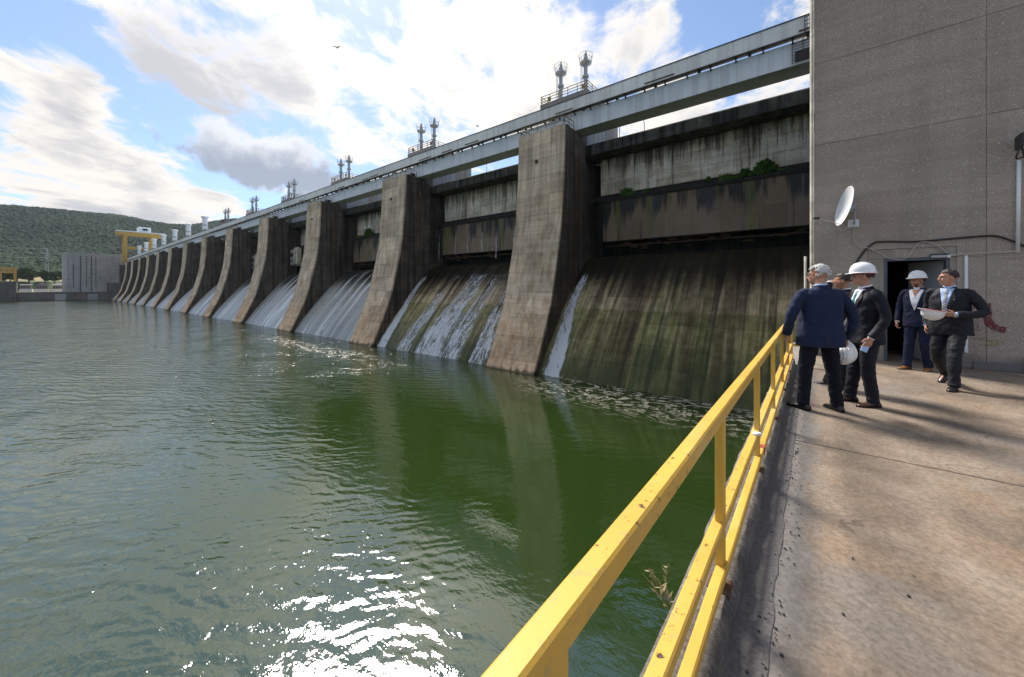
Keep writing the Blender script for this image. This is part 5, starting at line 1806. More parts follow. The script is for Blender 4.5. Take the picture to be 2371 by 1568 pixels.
# ------------------------------------------------------------------ people
def cloth(name, col, rough=0.85, weave=0.0, spec=0.25):
    m, t, b = new_mat(name)
    p = t.obj()
    n = t.noise(p, 7, 5, 0.6)
    c = t.mix(n, tuple(k * 0.8 for k in col), tuple(k * 1.2 for k in col))
    if weave:
        x, y, z = t.sep(p)
        gx = t.map(t.math('ABSOLUTE', t.math('SINE', t.math('MULTIPLY', x, 150.0))), 0.0, 0.25, 1 + weave, 1.0)
        gz = t.map(t.math('ABSOLUTE', t.math('SINE', t.math('MULTIPLY', z, 150.0))), 0.0, 0.25, 1 + weave, 1.0)
        c = mul(t, c, t.math('MULTIPLY', gx, gz))
    setp(t, b, c, rough, 0, t.bump(t.noise(p, 300, 2), 0.15, 0.002), spec)
    b.inputs['Sheen Weight'].default_value = 0.03
    b.inputs['Sheen Roughness'].default_value = 0.5
    return m
def skin_mat(name, col):
    m, t, b = new_mat(name)
    p = t.obj()
    n = t.noise(p, 22, 5, 0.6)
    c = t.mix(n, tuple(k * 0.85 for k in col), (min(1, col[0] * 1.12), col[1] * 1.05, col[2] * 1.02))
    setp(t, b, c, 0.55, 0, t.bump(t.noise(p, 160, 3), 0.15, 0.002), 0.35)
    b.inputs['Subsurface Weight'].default_value = 0.08
    b.inputs['Subsurface Radius'].default_value = (0.02, 0.008, 0.004)
    return m
M['skin'] = skin_mat('skin_warm', (0.50, 0.27, 0.185))
M['skin_tan'] = skin_mat('skin_tanned', (0.42, 0.215, 0.135))
M['suit_blue'] = cloth('suit_mid_blue', (0.011, 0.018, 0.050), weave=0.16)
M['suit_navy'] = cloth('suit_navy', (0.005, 0.006, 0.013), 0.6)
M['suit_bright'] = cloth('suit_royal_navy', (0.006, 0.010, 0.034), 0.7)
M['suit_charcoal'] = cloth('suit_charcoal', (0.012, 0.0125, 0.018), 0.65)
M['trouser_navy'] = cloth('trousers_dark_navy', (0.004, 0.005, 0.011))
M['shirt_white'] = cloth('white_shirt', (0.78, 0.79, 0.83), 0.8)
M['shirt_blue'] = cloth('light_blue_shirt', (0.42, 0.55, 0.80), 0.8)
M['tie_teal'] = cloth('teal_tie', (0.05, 0.20, 0.22), 0.5)
M['shoe_black'] = plain('black_leather', (0.012, 0.011, 0.011), 0.25)
M['shoe_brown'] = plain('dark_brown_leather', (0.05, 0.022, 0.015), 0.3)
M['shoe_tan'] = plain('tan_leather', (0.24, 0.10, 0.03), 0.45)
M['hair_dark'] = plain('dark_hair', (0.022, 0.015, 0.011), 0.6, 0, 0.4, 60, 0.004)
M['hair_grey'] = plain('silver_hair', (0.46, 0.45, 0.43), 0.65, 0, 0.3, 50, 0.005)
M['helmet'] = plain('helmet_white_plastic', (0.80, 0.80, 0.80), 0.35, 0, 0.03)
M['helmet_red'] = plain('helmet_red_lining', (0.36, 0.03, 0.02), 0.6)
M['eye_dark'] = plain('eye_dark', (0.01, 0.008, 0.008), 0.2)
M['metal_bright'] = plain('watch_steel', (0.6, 0.6, 0.6), 0.25, 0.9)
def mat_striped_tie():
    m, t, b = new_mat('striped_tie')
    x, y, z = t.sep(t.obj())
    k = t.map(t.math('SINE', t.math('ADD', t.math('MULTIPLY', z, 260.0), t.math('MULTIPLY', x, 120))), -0.15, 0.15)
    setp(t, b, t.mix(k, (0.02, 0.025, 0.05), (0.6, 0.62, 0.66)), 0.55)
    return m
M['tie_stripe'] = mat_striped_tie()

def remeshed(name, mb, voxel, mat, parent, smooth_it=4, wrinkle=0.0, wseed=0.0, wscale=(9, 9, 5)):
    me = mb.mesh(name)
    o = bpy.data.objects.new(name, me)
    COL.objects.link(o)
    bm = bmesh.new()
    bm.from_mesh(me)
    bmesh.ops.recalc_face_normals(bm, faces=bm.faces)
    bm.to_mesh(me)
    bm.free()
    rm = o.modifiers.new('remesh', 'REMESH')
    rm.mode = 'VOXEL'
    rm.voxel_size = voxel
    if smooth_it:
        sm = o.modifiers.new('smooth', 'SMOOTH')
        sm.factor = 0.5
        sm.iterations = smooth_it
    dg = bpy.context.evaluated_depsgraph_get()
    me2 = bpy.data.meshes.new_from_object(o.evaluated_get(dg))
    o.modifiers.clear()
    o.data = me2
    me2.name = name
    bpy.data.meshes.remove(me)
    if wrinkle > 0:
        n = len(me2.vertices)
        co = np.empty(n * 3, np.float32)
        no = np.empty(n * 3, np.float32)
        me2.vertices.foreach_get('co', co)
        me2.vertices.foreach_get('normal', no)
        co, no = co.reshape(-1, 3), no.reshape(-1, 3)
        d = np.empty(n, np.float32)
        a, b, c = wscale
        for i in range(n):
            x, y, z = co[i]
            q = mnoise.noise(Vector((x * a + wseed, y * b, z * c + 0.6 * x * a)))
            d[i] = wrinkle * ((1 - abs(q) * 2.2) * 0.7 + 0.6 * mnoise.noise(Vector((x * a * 2.3, y * b * 2.3 + wseed, z * c * 2))))
        me2.vertices.foreach_set('co', (co + no * d[:, None]).ravel())
        me2.update()
    me2.materials.clear()
    me2.materials.append(mat)
    me2.polygons.foreach_set('use_smooth', [True] * len(me2.polygons))
    o.parent = parent
    return o

def rings(mb, secs, n=20):
    """closed loft through horizontal-ish ellipses: (cx, cy, z, rx, ry)"""
    vs, fs = [], []
    for cx_, cy_, z, rx, ry in secs:
        for k in range(n):
            w = 2 * math.pi * k / n
            e = 2.6
            c_, s_ = math.cos(w), math.sin(w)
            vs.append((cx_ + rx * math.copysign(abs(c_) ** (2 / e), c_), cy_ + ry * math.copysign(abs(s_) ** (2 / e), s_), z))
    for i in range(len(secs) - 1):
        for k in range(n):
            k2 = (k + 1) % n
            fs.append((i * n + k, i * n + k2, (i + 1) * n + k2, (i + 1) * n + k))
    fs.append(tuple(range(n - 1, -1, -1)))
    fs.append(tuple((len(secs) - 1) * n + k for k in range(n)))
    mb.add(vs, fs)

def chain(pts, n=5):
    return smooth_curve([Vector(p) for p in pts], n)

def lerp_r(rs, n):
    out = []
    for i in range(len(rs) - 1):
        for k in range(n):
            out.append(rs[i] + (rs[i + 1] - rs[i]) * k / n)
    out.append(rs[-1])
    return out

def hand(mb, wrist, direction, palm_n, side, curl=0.5, spread=1.0, S=1.0):
    """palm and five fingers; direction = knuckle direction, palm_n = way the palm faces, side = +1 thumb along t"""
    d = Vector(direction).normalized()
    pn = Vector(palm_n)
    pn = (pn - d * pn.dot(d)).normalized()
    t_ = d.cross(pn).normalized() * side
    w = Vector(wrist)
    mb.tube([w - d * 0.02, w + d * 0.02, w + d * 0.055, w + d * 0.09], [(0.019, 0.026), (0.017, 0.034), (0.016, 0.040), (0.012, 0.038)], 10, up=tuple(pn))
    L = [0.070, 0.078, 0.073, 0.058]
    for i in range(4):
        off = (1.5 - i) * 0.0205 * spread
        base = w + d * 0.082 + t_ * off
        segs = [base - d * 0.02, base]
        ang = 0.25 * curl
        p = base
        for q, f in enumerate((0.45, 0.32, 0.23)):
            ang += curl * (0.55 + 0.12 * i)
            dd = d * math.cos(ang) + pn * math.sin(ang) + t_ * (0.05 * (1.5 - i))
            p = p + dd * L[i] * f
            segs.append(p)
        mb.tube(segs, [0.0095, 0.0098, 0.0090, 0.0082, 0.0065], 7)
    b0 = w + d * 0.025 + t_ * 0.028
    td = (d * 0.65 + t_ * 0.65 + pn * (0.35 + 0.4 * curl)).normalized()
    td2 = (d * 0.9 + t_ * 0.1 + pn * (0.5 * curl + 0.2)).normalized()
    mb.tube([b0 - td * 0.02, b0 + td * 0.03, b0 + td * 0.03 + td2 * 0.028, b0 + td * 0.03 + td2 * 0.05], [0.013, 0.0125, 0.0105, 0.007], 7)

def helmet_parts(parent, c, yaw, pitch=0.0, flip=False, band=True, roll=0.0):
    """hard hat: shell with ridges, brim with peak, red suspension; c = centre of the brim plane (local)"""
    rot = Matrix.Rotation(yaw, 3, 'Z') @ Matrix.Rotation(pitch, 3, 'X') @ Matrix.Rotation(roll + (math.pi if flip else 0), 3, 'Y')
    c = Vector(c)
    def ringmesh(prof, n=36, inner=None):
        vs, fs = [], []
        for (rx, ry, z, peak) in prof:
            for k in range(n):
                w = 2 * math.pi * k / n
                x, y = rx * math.cos(w), ry * math.sin(w)
                if peak:
                    f = max(0, math.sin(w)) ** 3
                    y += peak * f
                vs.append(c + rot @ Vector((x, y, z - (0.012 * max(0, math.sin(w)) ** 3 if peak else 0))))
        for i in range(len(prof) - 1):
            for k in range(n):
                k2 = (k + 1) % n
                fs.append((i * n + k, i * n + k2, (i + 1) * n + k2, (i + 1) * n + k))
        return vs, fs
    dome = []
    for i in range(11):
        a = math.pi / 2 * i / 10.4
        dome.append((0.108 * math.cos(a) ** 0.85, 0.134 * math.cos(a) ** 0.85, 0.132 * math.sin(a), 0))
    inner = [(rx - 0.004, ry - 0.004, z - 0.004, 0) for rx, ry, z, p in dome[::-1]]
    vs, fs = ringmesh(dome + inner)
    mb = MB().add(vs, fs)
    shell = mb.build('helmet_shell', M['helmet'], parent, smooth=True, local=True)
    mb = MB()
    for off in (-0.03, 0.0, 0.03):
        pts = []
        for i in range(13):
            a = math.pi * (0.14 + 0.72 * i / 12)
            pts.append(c + rot @ Vector((off, 0.134 * math.cos(a) * math.sqrt(1 - (off / 0.11) ** 2), 0.1325 * math.sin(a) * math.sqrt(1 - (off / 0.12) ** 2) + 0.001)))
        mb.tube(pts, 0.0052 if off else 0.007, 6)
    mb.build('ridges', M['helmet'], shell, smooth=True, local=True)
    prof = [(0.104, 0.130, 0.006, 0.004), (0.115, 0.142, 0.0, 0.020), (0.121, 0.148, -0.006, 0.030), (0.121, 0.148, -0.010, 0.030), (0.104, 0.130, 0.0, 0.004), (0.104, 0.130, 0.006, 0.004)]
    vs, fs = ringmesh(prof)
    MB().add(vs, fs).build('brim', M['helmet'], shell, smooth=True, local=True)
    if band:
        vs, fs = ringmesh([(0.098, 0.122, 0.004, 0), (0.100, 0.124, -0.022, 0), (0.095, 0.119, -0.022, 0), (0.095, 0.119, 0.004, 0), (0.098, 0.122, 0.004, 0)])
        MB().add(vs, fs).build('suspension_band', M['helmet_red'], shell, smooth=True, local=True)
        if flip:
            mb = MB()
            for k in range(3):
                a = math.pi * k / 3
                pts = [c + rot @ Vector((0.096 * math.cos(a) * math.cos(q), 0.12 * math.sin(a) * math.cos(q), 0.075 * math.sin(q))) for q in np.linspace(0, math.pi, 9)]
                mb.tube(pts, 0.006, 6)
            mb.build('straps', M['helmet_red'], shell, local=True)
    return shell

def make_person(label, loc, face_yaw, H, P):
    """P: pose dictionary in local metres for a 1.80 m figure (x right, y forward, z up)"""
    S = H / 1.80
    root = thing('person', label, 'person', loc, face_yaw)
    root.scale = (S, S, S)
    st = P.get('stout', 1.0)
    sk = M[P.get('skin', 'skin')]
    lean = P.get('lean', 0.0)
    hipz = P.get('hipz', 0.93)
    hyaw = P.get('head_yaw', 0.0)
    hpit = P.get('head_pitch', 0.0)
    hc = Vector((P.get('hx', 0.0), 0.035 + lean * 0.30, 1.660))
    HR = Matrix.Rotation(hyaw, 3, 'Z') @ Matrix.Rotation(hpit, 3, 'X')
    def hp(x, y, z):
        return hc + HR @ Vector((x, y, z))
    shL, shR = Vector((-0.188 * st ** 0.5, lean * 0.25, 1.425)), Vector((0.188 * st ** 0.5, lean * 0.25, 1.425))
    # ---- body: one continuous skin surface
    mb = MB()
    mb.ell(hc + Vector((0, 0, 0.03)) + HR @ Vector((0, -0.012, 0)), (0.074, 0.094, 0.092), HR, 18, 12)
    mb.ell(hp(0, 0.030, -0.045), (0.060, 0.068, 0.076), HR, 16, 10)
    mb.ell(hp(0, 0.052, -0.092), (0.034, 0.036, 0.026), HR, 12, 8)          # chin
    mb.ell(hp(0, 0.084, 0.024), (0.054, 0.014, 0.012), HR, 12, 7)           # brow
    mb.tube([hp(0, 0.088, 0.018), hp(0, 0.103, -0.012), hp(0, 0.113, -0.030), hp(0, 0.094, -0.040)], [0.0085, 0.011, 0.0145, 0.012], 8)   # nose
    for s in (-1, 1):
        mb.ell(hp(s * 0.036, 0.066, -0.022), (0.020, 0.018, 0.016), HR, 10, 7)      # cheek
        mb.ell(hp(s * 0.077, -0.006, -0.014), (0.010, 0.020, 0.031), HR, 10, 7)     # ear
        mb.ell(hp(s * 0.012, 0.100, -0.040), (0.009, 0.010, 0.008), HR, 8, 6)       # nostril wings
    mb.ell(hp(0, 0.091, -0.060), (0.023, 0.011, 0.0062), HR, 10, 6)
    mb.ell(hp(0, 0.089, -0.071), (0.021, 0.011, 0.0066), HR, 10, 6)
    mb.tube([(0, lean * 0.24 - 0.01, 1.42), (0, lean * 0.26, 1.50), hc + Vector((0, -0.02, -0.07)), hc + Vector((0, -0.01, 0))], [0.072, 0.058, 0.053, 0.052], 14)
    rings(mb, [(0, 0, hipz - 0.08, 0.13, 0.085), (0, 0, hipz + 0.1, 0.14 * st, 0.09 * st), (0, lean * 0.12, 1.18, 0.135 * st, 0.09 * st), (0, lean * 0.2, 1.36, 0.155, 0.09), (0, lean * 0.24, 1.45, 0.12, 0.07), (0, lean * 0.25, 1.475, 0.06, 0.05)])
    for s, sh in (('L', shL), ('R', shR)):
        el, wr = Vector(P['el' + s]), Vector(P['wr' + s])
        c = chain([Vector((sh.x * 0.6, sh.y, sh.z - 0.025)), sh, el, wr], 5)
        mb.tube(c, lerp_r([0.036, 0.036, 0.030, 0.026], 5), 10)
        hand(mb, wr, P['hd' + s], P['pn' + s], P['th' + s], P.get('curl' + s, 0.45), P.get('spread', 1.05))
        kn, an = Vector(P['kn' + s]), Vector(P['an' + s])
        sx = -1 if s == 'L' else 1
        hipj = Vector((sx * 0.088, 0, hipz - 0.02))
        mb.tube(chain([hipj, kn, an], 4), lerp_r([0.078, 0.052, 0.036], 4), 10)
        fd = Vector(P['ft' + s]).normalized()
        mb.tube([an + Vector((0, 0, 0.01)), an - Vector((0, 0, 0.04)) + fd * 0.02, an - Vector((0, 0, 0.060)) + fd * 0.12], [0.030, 0.026, 0.014], 8)
    body = remeshed('body', mb, 0.0058, sk, root, 2)
    # ---- trousers
    mb = MB()
    rings(mb, [(0, 0.0, hipz - 0.09, 0.165 * st ** 0.5, 0.115), (0, 0, hipz, 0.172 * st ** 0.7, 0.122 * st), (0, 0, hipz + 0.12, 0.16 * st, 0.115 * st), (0, 0, hipz + 0.15, 0.15 * st, 0.105 * st)])
    for s in 'LR':
        kn, an = Vector(P['kn' + s]), Vector(P['an' + s])
        sx = -1 if s == 'L' else 1
        hipj = Vector((sx * 0.090, 0, hipz - 0.02))
        fd = Vector(P['ft' + s]).normalized()
        up_leg = (kn - an).normalized()
        mb.tube(chain([hipj, kn, an + up_leg * 0.07 + fd * 0.005, an - up_leg * 0.03 + fd * 0.015], 5), lerp_r([0.100 * st ** 0.4, 0.074, 0.062, 0.066], 5), 14)
    remeshed('trousers', mb, 0.0095, M[P['trousers']], root, 5, 0.0085, len(label) % 17, (8, 8, 11))
    # ---- jacket
    mb = MB()
    hem = P.get('hem', 0.80)
    l1, l2, l3 = lean * 0.08, lean * 0.16, lean * 0.24
    rings(mb, [(0, 0.0, hem, 0.215 * st, 0.140 * st), (0, 0.0, hem + 0.05, 0.213 * st, 0.142 * st), (0, 0.0, 0.95, 0.204 * st, 0.140 * st), (0, l1, 1.08, 0.190 * st, 0.130 * st), (0, l2, 1.24, 0.200 * st ** 0.7, 0.135 * st ** 0.7),
               (0, l3 - 0.005, 1.36, 0.200 * st ** 0.5, 0.128), (0, l3 - 0.01, 1.43, 0.190 * st ** 0.5, 0.108), (0, l3 - 0.01, 1.475, 0.140 * st ** 0.5, 0.085), (0, l3 - 0.01, 1.505, 0.074, 0.070), (0, l3 - 0.008, 1.535, 0.062, 0.062)], 26)
    for s, sh in (('L', shL), ('R', shR)):
        el, wr = Vector(P['el' + s]), Vector(P['wr' + s])
        inn = sh * 0.55
        inn.z = sh.z - 0.02
        c = chain([Vector((sh.x * 0.6, sh.y, sh.z - 0.025)), sh, el, wr - (wr - el).normalized() * 0.005], 5)
        mb.tube(c, lerp_r([0.060, 0.066, 0.055 * st ** 0.4, 0.046], 5), 14)
    jk = remeshed('jacket', mb, 0.0088, M[P['jacket']], root, 4, 0.0085, (len(label) * 5) % 13, (7, 7, 9))
    # ---- patches that follow the jacket front: shirt, tie, lapels
    bvh = BVHTree.FromPolygons([v.co.copy() for v in jk.data.vertices], [tuple(p.vertices) for p in jk.data.polygons])
    def hit(x, z, off):
        for dx in (0, 0.004, -0.004):
            h = bvh.ray_cast(Vector((x + dx, 1.0, z)), Vector((0, -1, 0)))
            if h[0] is not None:
                return Vector((x, h[0].y + off, z))
        return None
    def patch(name, edge_l, edge_r, z0, z1, off, mat, nz=22, nx=8, thick=0.004):
        vs, ok = [], True
        for i in range(nz + 1):
            z = z0 + (z1 - z0) * i / nz
            a, b = edge_l(z), edge_r(z)
            for j in range(nx + 1):
                p = hit(a + (b - a) * j / nx, z, off)
                if p is None:
                    p = vs[-1] if vs else Vector((0, 0.1, z))
                vs.append(p)
        fs = [(i * (nx + 1) + j, i * (nx + 1) + j + 1, (i + 1) * (nx + 1) + j + 1, (i + 1) * (nx + 1) + j) for i in range(nz) for j in range(nx)]
        # back faces for thickness
        n = len(vs)
        vs2 = [v - Vector((0, thick, 0)) for v in vs]
        fs2 = [tuple(n + q for q in f[::-1]) for f in fs]
        rim = [j for j in range(nx + 1)] + [i * (nx + 1) + nx for i in range(1, nz + 1)] + [nz * (nx + 1) + j for j in range(nx - 1, -1, -1)] + [i * (nx + 1) for i in range(nz - 1, 0, -1)]
        fr_ = [(rim[q], n + rim[q], n + rim[(q + 1) % len(rim)], rim[(q + 1) % len(rim)]) for q in range(len(rim))]
        return MB().add(vs + vs2, fs + fs2 + fr_).build(name, mat, root, smooth=True, local=True)
    if P.get('front', True):
        vz, top, hw = P.get('vz', 1.14), 1.475, P.get('vw', 0.085)
        sh_mat = M[P['shirt']]
        half = lambda z: max(0.002, hw * ((z - vz) / (top - vz)) ** 0.8) if z > vz else 0.002
        patch('shirt_front', lambda z: -half(z), lambda z: half(z), vz, top + 0.02, 0.006, sh_mat)
        for s in (-1, 1):
            lw = lambda z: 0.012 + 0.055 * max(0, math.sin(math.pi * max(0.0, min(1, (z - vz) / (1.44 - vz))) ** 1.6)) ** 0.8
            if s < 0:
                patch('lapel', lambda z: -half(z) - lw(z), lambda z: -half(z) + 0.002, vz - 0.005, top + 0.01, 0.011, M[P['jacket']], 20, 5, 0.006)
            else:
                patch('lapel', lambda z: half(z) - 0.002, lambda z: half(z) + lw(z), vz - 0.005, top + 0.01, 0.011, M[P['jacket']], 20, 5, 0.006)
        if P.get('tie'):
            tw = lambda z: 0.014 + 0.016 * max(0, (1.43 - z) / 0.3) if z < 1.43 else 0.017
            patch('tie', lambda z: -tw(z), lambda z: tw(z), vz + 0.01, 1.478, 0.013, M[P['tie']], 18, 4, 0.006)
        else:
            # open collar: skin shows in a narrow V
            vk = lambda z: max(0.002, 0.05 * (z - 1.36) / 0.115) if z > 1.36 else 0.002
            patch('open_neck', lambda z: -vk(z), lambda z: vk(z), 1.36, 1.49, 0.009, sk, 10, 4, 0.004)
        for zb in (vz - 0.03,):
            p = hit(0.006, zb, 0.006)
            if p: MB().ell(p, (0.009, 0.004, 0.009), None, 8, 5).build('button', M['black_rubber'], root, local=True)
    # back seam / vent
    if P.get('vent'):
        h0 = []
        for i in range(9):
            z = hem + 0.005 + 0.20 * i / 8
            h_ = bvh.ray_cast(Vector((0.0, -1.0, z)), Vector((0, 1, 0)))
            if h_[0] is not None: h0.append(h_[0] - Vector((0, 0.001, 0)))
        if len(h0) > 2:
            MB().tube(h0, 0.0035, 5).build('back_vent', M['black_rubber'], root, local=True)
    # collar ring of shirt
    vs, fs = [], []
    n = 22
    nc = Vector((0, lean * 0.25 - 0.002, 0))
    for (rr_, z, tilt) in ((0.066, 1.497, 0.3), (0.0655, 1.535, 0.25), (0.061, 1.535, 0.25), (0.060, 1.497, 0.3)):
        for k in range(n):
            w = 2 * math.pi * k / n
            vs.append(nc + Vector((rr_ * math.cos(w), rr_ * 1.04 * math.sin(w) + 0.004, z - tilt * 0.055 * math.sin(w) + (0.008 if z > 1.52 else 0))))
    for i in range(4):
        for k in range(n):
            k2 = (k + 1) % n
            fs.append((i * n + k, i * n + k2, ((i + 1) % 4) * n + k2, ((i + 1) % 4) * n + k))
    MB().add(vs, fs).build('shirt_collar', M[P['shirt']], root, smooth=True, local=True)
    for s in 'LR':
        el, wr = Vector(P['el' + s]), Vector(P['wr' + s])
        d = (wr - el).normalized()
        MB().tube([wr - d * 0.03, wr + d * 0.012], [0.036, 0.037], 14).build('shirt_cuff', M[P['shirt']], root, smooth=True, local=True)
    # ---- shoes
    for s in 'LR':
        an = Vector(P['an' + s])
        fd = Vector(P['ft' + s]).normalized()
        fl_ = Vector((fd.x, fd.y, 0)).normalized()
        pit = math.asin(max(-1, min(1, -fd.z)))
        m = Matrix((( fl_.y, fl_.x, 0), (-fl_.x, fl_.y, 0), (0, 0, 1))) @ Matrix.Rotation(-pit, 3, 'X')
        base = an - m @ Vector((0, 0, 0.085))
        mb = MB()
        secs = [(-0.075, 0.030, 0.050), (-0.06, 0.036, 0.075), (-0.02, 0.038, 0.092), (0.03, 0.042, 0.078), (0.09, 0.047, 0.058), (0.14, 0.044, 0.044), (0.18, 0.033, 0.036), (0.20, 0.018, 0.026)]
        vs, fs = [], []
        n = 14
        for (y, w, h) in secs:
            for k in range(n):
                a = 2 * math.pi * k / n
                zz_ = h / 2 + h / 2 * math.sin(a)
                vs.append(base + m @ Vector((w * math.cos(a), y, max(0.012, zz_))))
        for i in range(len(secs) - 1):
            for k in range(n):
                k2 = (k + 1) % n
                fs.append((i * n + k, i * n + k2, (i + 1) * n + k2, (i + 1) * n + k))
        fs += [tuple(range(n - 1, -1, -1)), tuple((len(secs) - 1) * n + k for k in range(n))]
        shoe = MB().add(vs, fs).build('shoe', M[P['shoes']], root, smooth=True, local=True)
        MB().tube([an - Vector((0, 0, 0.05)), an + Vector((0, 0, 0.03)), an + (Vector(P['kn' + s]) - an).normalized() * 0.12], [0.041, 0.042, 0.043], 12).build('sock', M['trouser_navy'], root, smooth=True, local=True)
        out = [(-0.082, 0.0), (-0.07, 0.028), (-0.02, 0.037), (0.04, 0.043), (0.10, 0.05), (0.15, 0.046), (0.19, 0.032), (0.212, 0.0)]
        poly = [(w, y) for y, w in out] + [(-w, y) for y, w in out[-2:0:-1]]
        vs = [base + m @ Vector((x, y, z)) for z in (0.0, 0.014) for x, y in poly]
        k_ = len(poly)
        fs = [tuple(range(k_ - 1, -1, -1)), tuple(range(k_, 2 * k_))] + [(i, (i + 1) % k_, k_ + (i + 1) % k_, k_ + i) for i in range(k_)]
        MB().add(vs, fs).build('sole', M['white_paint'] if P.get('white_sole') else M['shoe_black'], shoe, local=True)
    # ---- face details and hair
    for s in (-1, 1):
        MB().ell(hp(s * 0.031, 0.0825, 0.004), (0.0115, 0.006, 0.0055), HR, 10, 6).build('eye', M['eye_dark'], root, smooth=True, local=True)
        MB().tube([hp(s * 0.014, 0.0975, 0.023), hp(s * 0.033, 0.096, 0.029), hp(s * 0.052, 0.083, 0.022)], [0.003, 0.004, 0.002], 6).build('eyebrow', M[P['hair_mat']], root, smooth=True, local=True)
    MB().tube([hp(-0.022, 0.0915, -0.0655), hp(0, 0.1025, -0.0655), hp(0.022, 0.0915, -0.0655)], [0.001, 0.0018, 0.001], 6).build('mouth_line', M['eye_dark'], root, local=True)
    rg = np.random.default_rng(int(1000 * H) + len(label))
    mb = MB()
    style = P['hair']
    cnt = 420 if style == 'curly' else 900
    for i in range(cnt):
        v = rg.normal(size=3)
        v /= np.linalg.norm(v)
        x, y, z = v
        lim = {'curly': -0.42, 'short': -0.38, 'helmet': -0.5}[style]
        if z < lim - 0.1 * y: continue
        if y > 0.40 and z < (0.44 if style != 'curly' else 0.40): continue
        if abs(x) > 0.62 and z < -0.05 and y > -0.12: continue
        if y > 0.22 and z < 0.10: continue
        if style == 'helmet' and z > 0.35: continue
        kf = 1.03 if style != 'curly' else 1.06
        p = HR @ Vector((x * 0.075 * kf, y * 0.096 * kf - 0.013, z * 0.093 * kf + 0.03)) + hc
        r = rg.uniform(0.0075, 0.011) if style != 'curly' else rg.uniform(0.012, 0.021)
        mb.ell(p, (r, r, r * 0.9), None, 7, 5)
    if len(mb.v):
        remeshed('hair', mb, 0.0045 if style == 'curly' else 0.005, M[P['hair_mat']], root, 1 if style == 'curly' else 2)
    if P.get('beard'):
        mb = MB()
        for i in range(420):
            v = rg.normal(size=3); v /= np.linalg.norm(v)
            x, y, z = v
            if z > -0.15 or y < 0.0: continue
            if abs(x) < 0.42 and y > 0.6 and -0.62 < z: continue
            p = hp(x * 0.058, 0.030 + y * 0.066, -0.045 + z * 0.075)
            mb.ell(p, (0.0066, 0.0066, 0.0066), None, 6, 4)
        mb.tube([hp(-0.026, 0.090, -0.056), hp(0, 0.100, -0.050), hp(0.026, 0.090, -0.056)], [0.004, 0.005, 0.004], 6)
        if len(mb.v): remeshed('beard', mb, 0.0045, M[P['hair_mat']], root, 2)
    if P.get('glasses'):
        mb = MB()
        for s in (-1, 1):
            pts = [hp(s * 0.033 + 0.024 * math.cos(a), 0.102, 0.002 + 0.017 * math.sin(a)) for a in np.linspace(0, 2 * math.pi, 14)]
            mb.tube(pts, 0.0017, 5)
            mb.tube([hp(s * 0.057, 0.100, 0.006), hp(s * 0.078, 0.04, 0.006), hp(s * 0.082, -0.01, 0.0)], 0.0018, 5)
        mb.tube([hp(-0.01, 0.104, 0.004), hp(0.01, 0.104, 0.004)], 0.0017, 5)
        mb.build('glasses', M['dark_metal'], root, local=True)
    if P.get('helmet'):
        helmet_parts(root, hp(0, 0.0, 0.052), hyaw, hpit + P.get('helmet_pitch', 0.0))
    if P.get('watch'):
        wr, el = Vector(P['wr' + P['watch']]), Vector(P['el' + P['watch']])
        d = (wr - el).normalized()
        MB().tube([wr + d * 0.012, wr + d * 0.03], 0.0345, 14).build('watch', M['metal_bright'], root, smooth=True, local=True)
    if P.get('pin'):
        p = hit(P['pin'], 1.33, 0.018)
        if p: MB().ell(p, (0.008, 0.003, 0.006), None, 8, 5).build('lapel_pin', M['metal_bright'], root, local=True)
    return root

def yaw_of(dx, dy):
    return math.atan2(-dx, dy)

# grey-haired man seen from behind at the railing
p1 = make_person('grey-haired man in a blue blazer seen from behind, holding a helmet', (0.06, 5.98, DZ), yaw_of(-0.50, 0.86), 1.80, dict(
    stout=1.16, jacket='suit_blue', trousers='trouser_navy', shirt='shirt_blue', shoes='shoe_black', hair='curly', hair_mat='hair_grey', front=False, vent=True, glasses=True,
    head_yaw=R(42), hem=0.79,
    elL=(-0.34, -0.03, 1.16), wrL=(-0.32, 0.11, 0.92), hdL=(0.05, 0.35, -0.9), pnL=(1, 0, 0), thL=-1, curlL=0.6,
    elR=(0.33, -0.05, 1.15), wrR=(0.33, 0.07, 0.88), hdR=(0.0, 0.2, -0.98), pnR=(-1, 0, 0), thR=1, curlR=0.9,
    knL=(-0.15, 0.03, 0.50), anL=(-0.185, 0.0, 0.085), ftL=(-0.45, 0.9, 0), knR=(0.155, 0.03, 0.50), anR=(0.19, 0.0, 0.085), ftR=(-0.12, 1, 0)))
# helmet hanging from his right hand
def loose_helmet(label, loc, yaw, pitch, roll, flip=False):
    r_ = thing('safety_helmet', label, 'helmet', loc, 0)
    helmet_parts(r_, (0, 0, 0), yaw, pitch, flip, True, roll)
    return r_
ry = yaw_of(-0.50, 0.86)
def world_pt(root, p):
    m = Matrix.Rotation(root.rotation_euler.z, 3, 'Z')
    return Vector(root.location) + m @ (Vector(p) * root.scale[0])
w_ = world_pt(p1, (0.35, 0.13, 0.68))
loose_helmet('white helmet hanging from the grey-haired man\'s right hand', tuple(w_), R(15), R(112), R(-20))

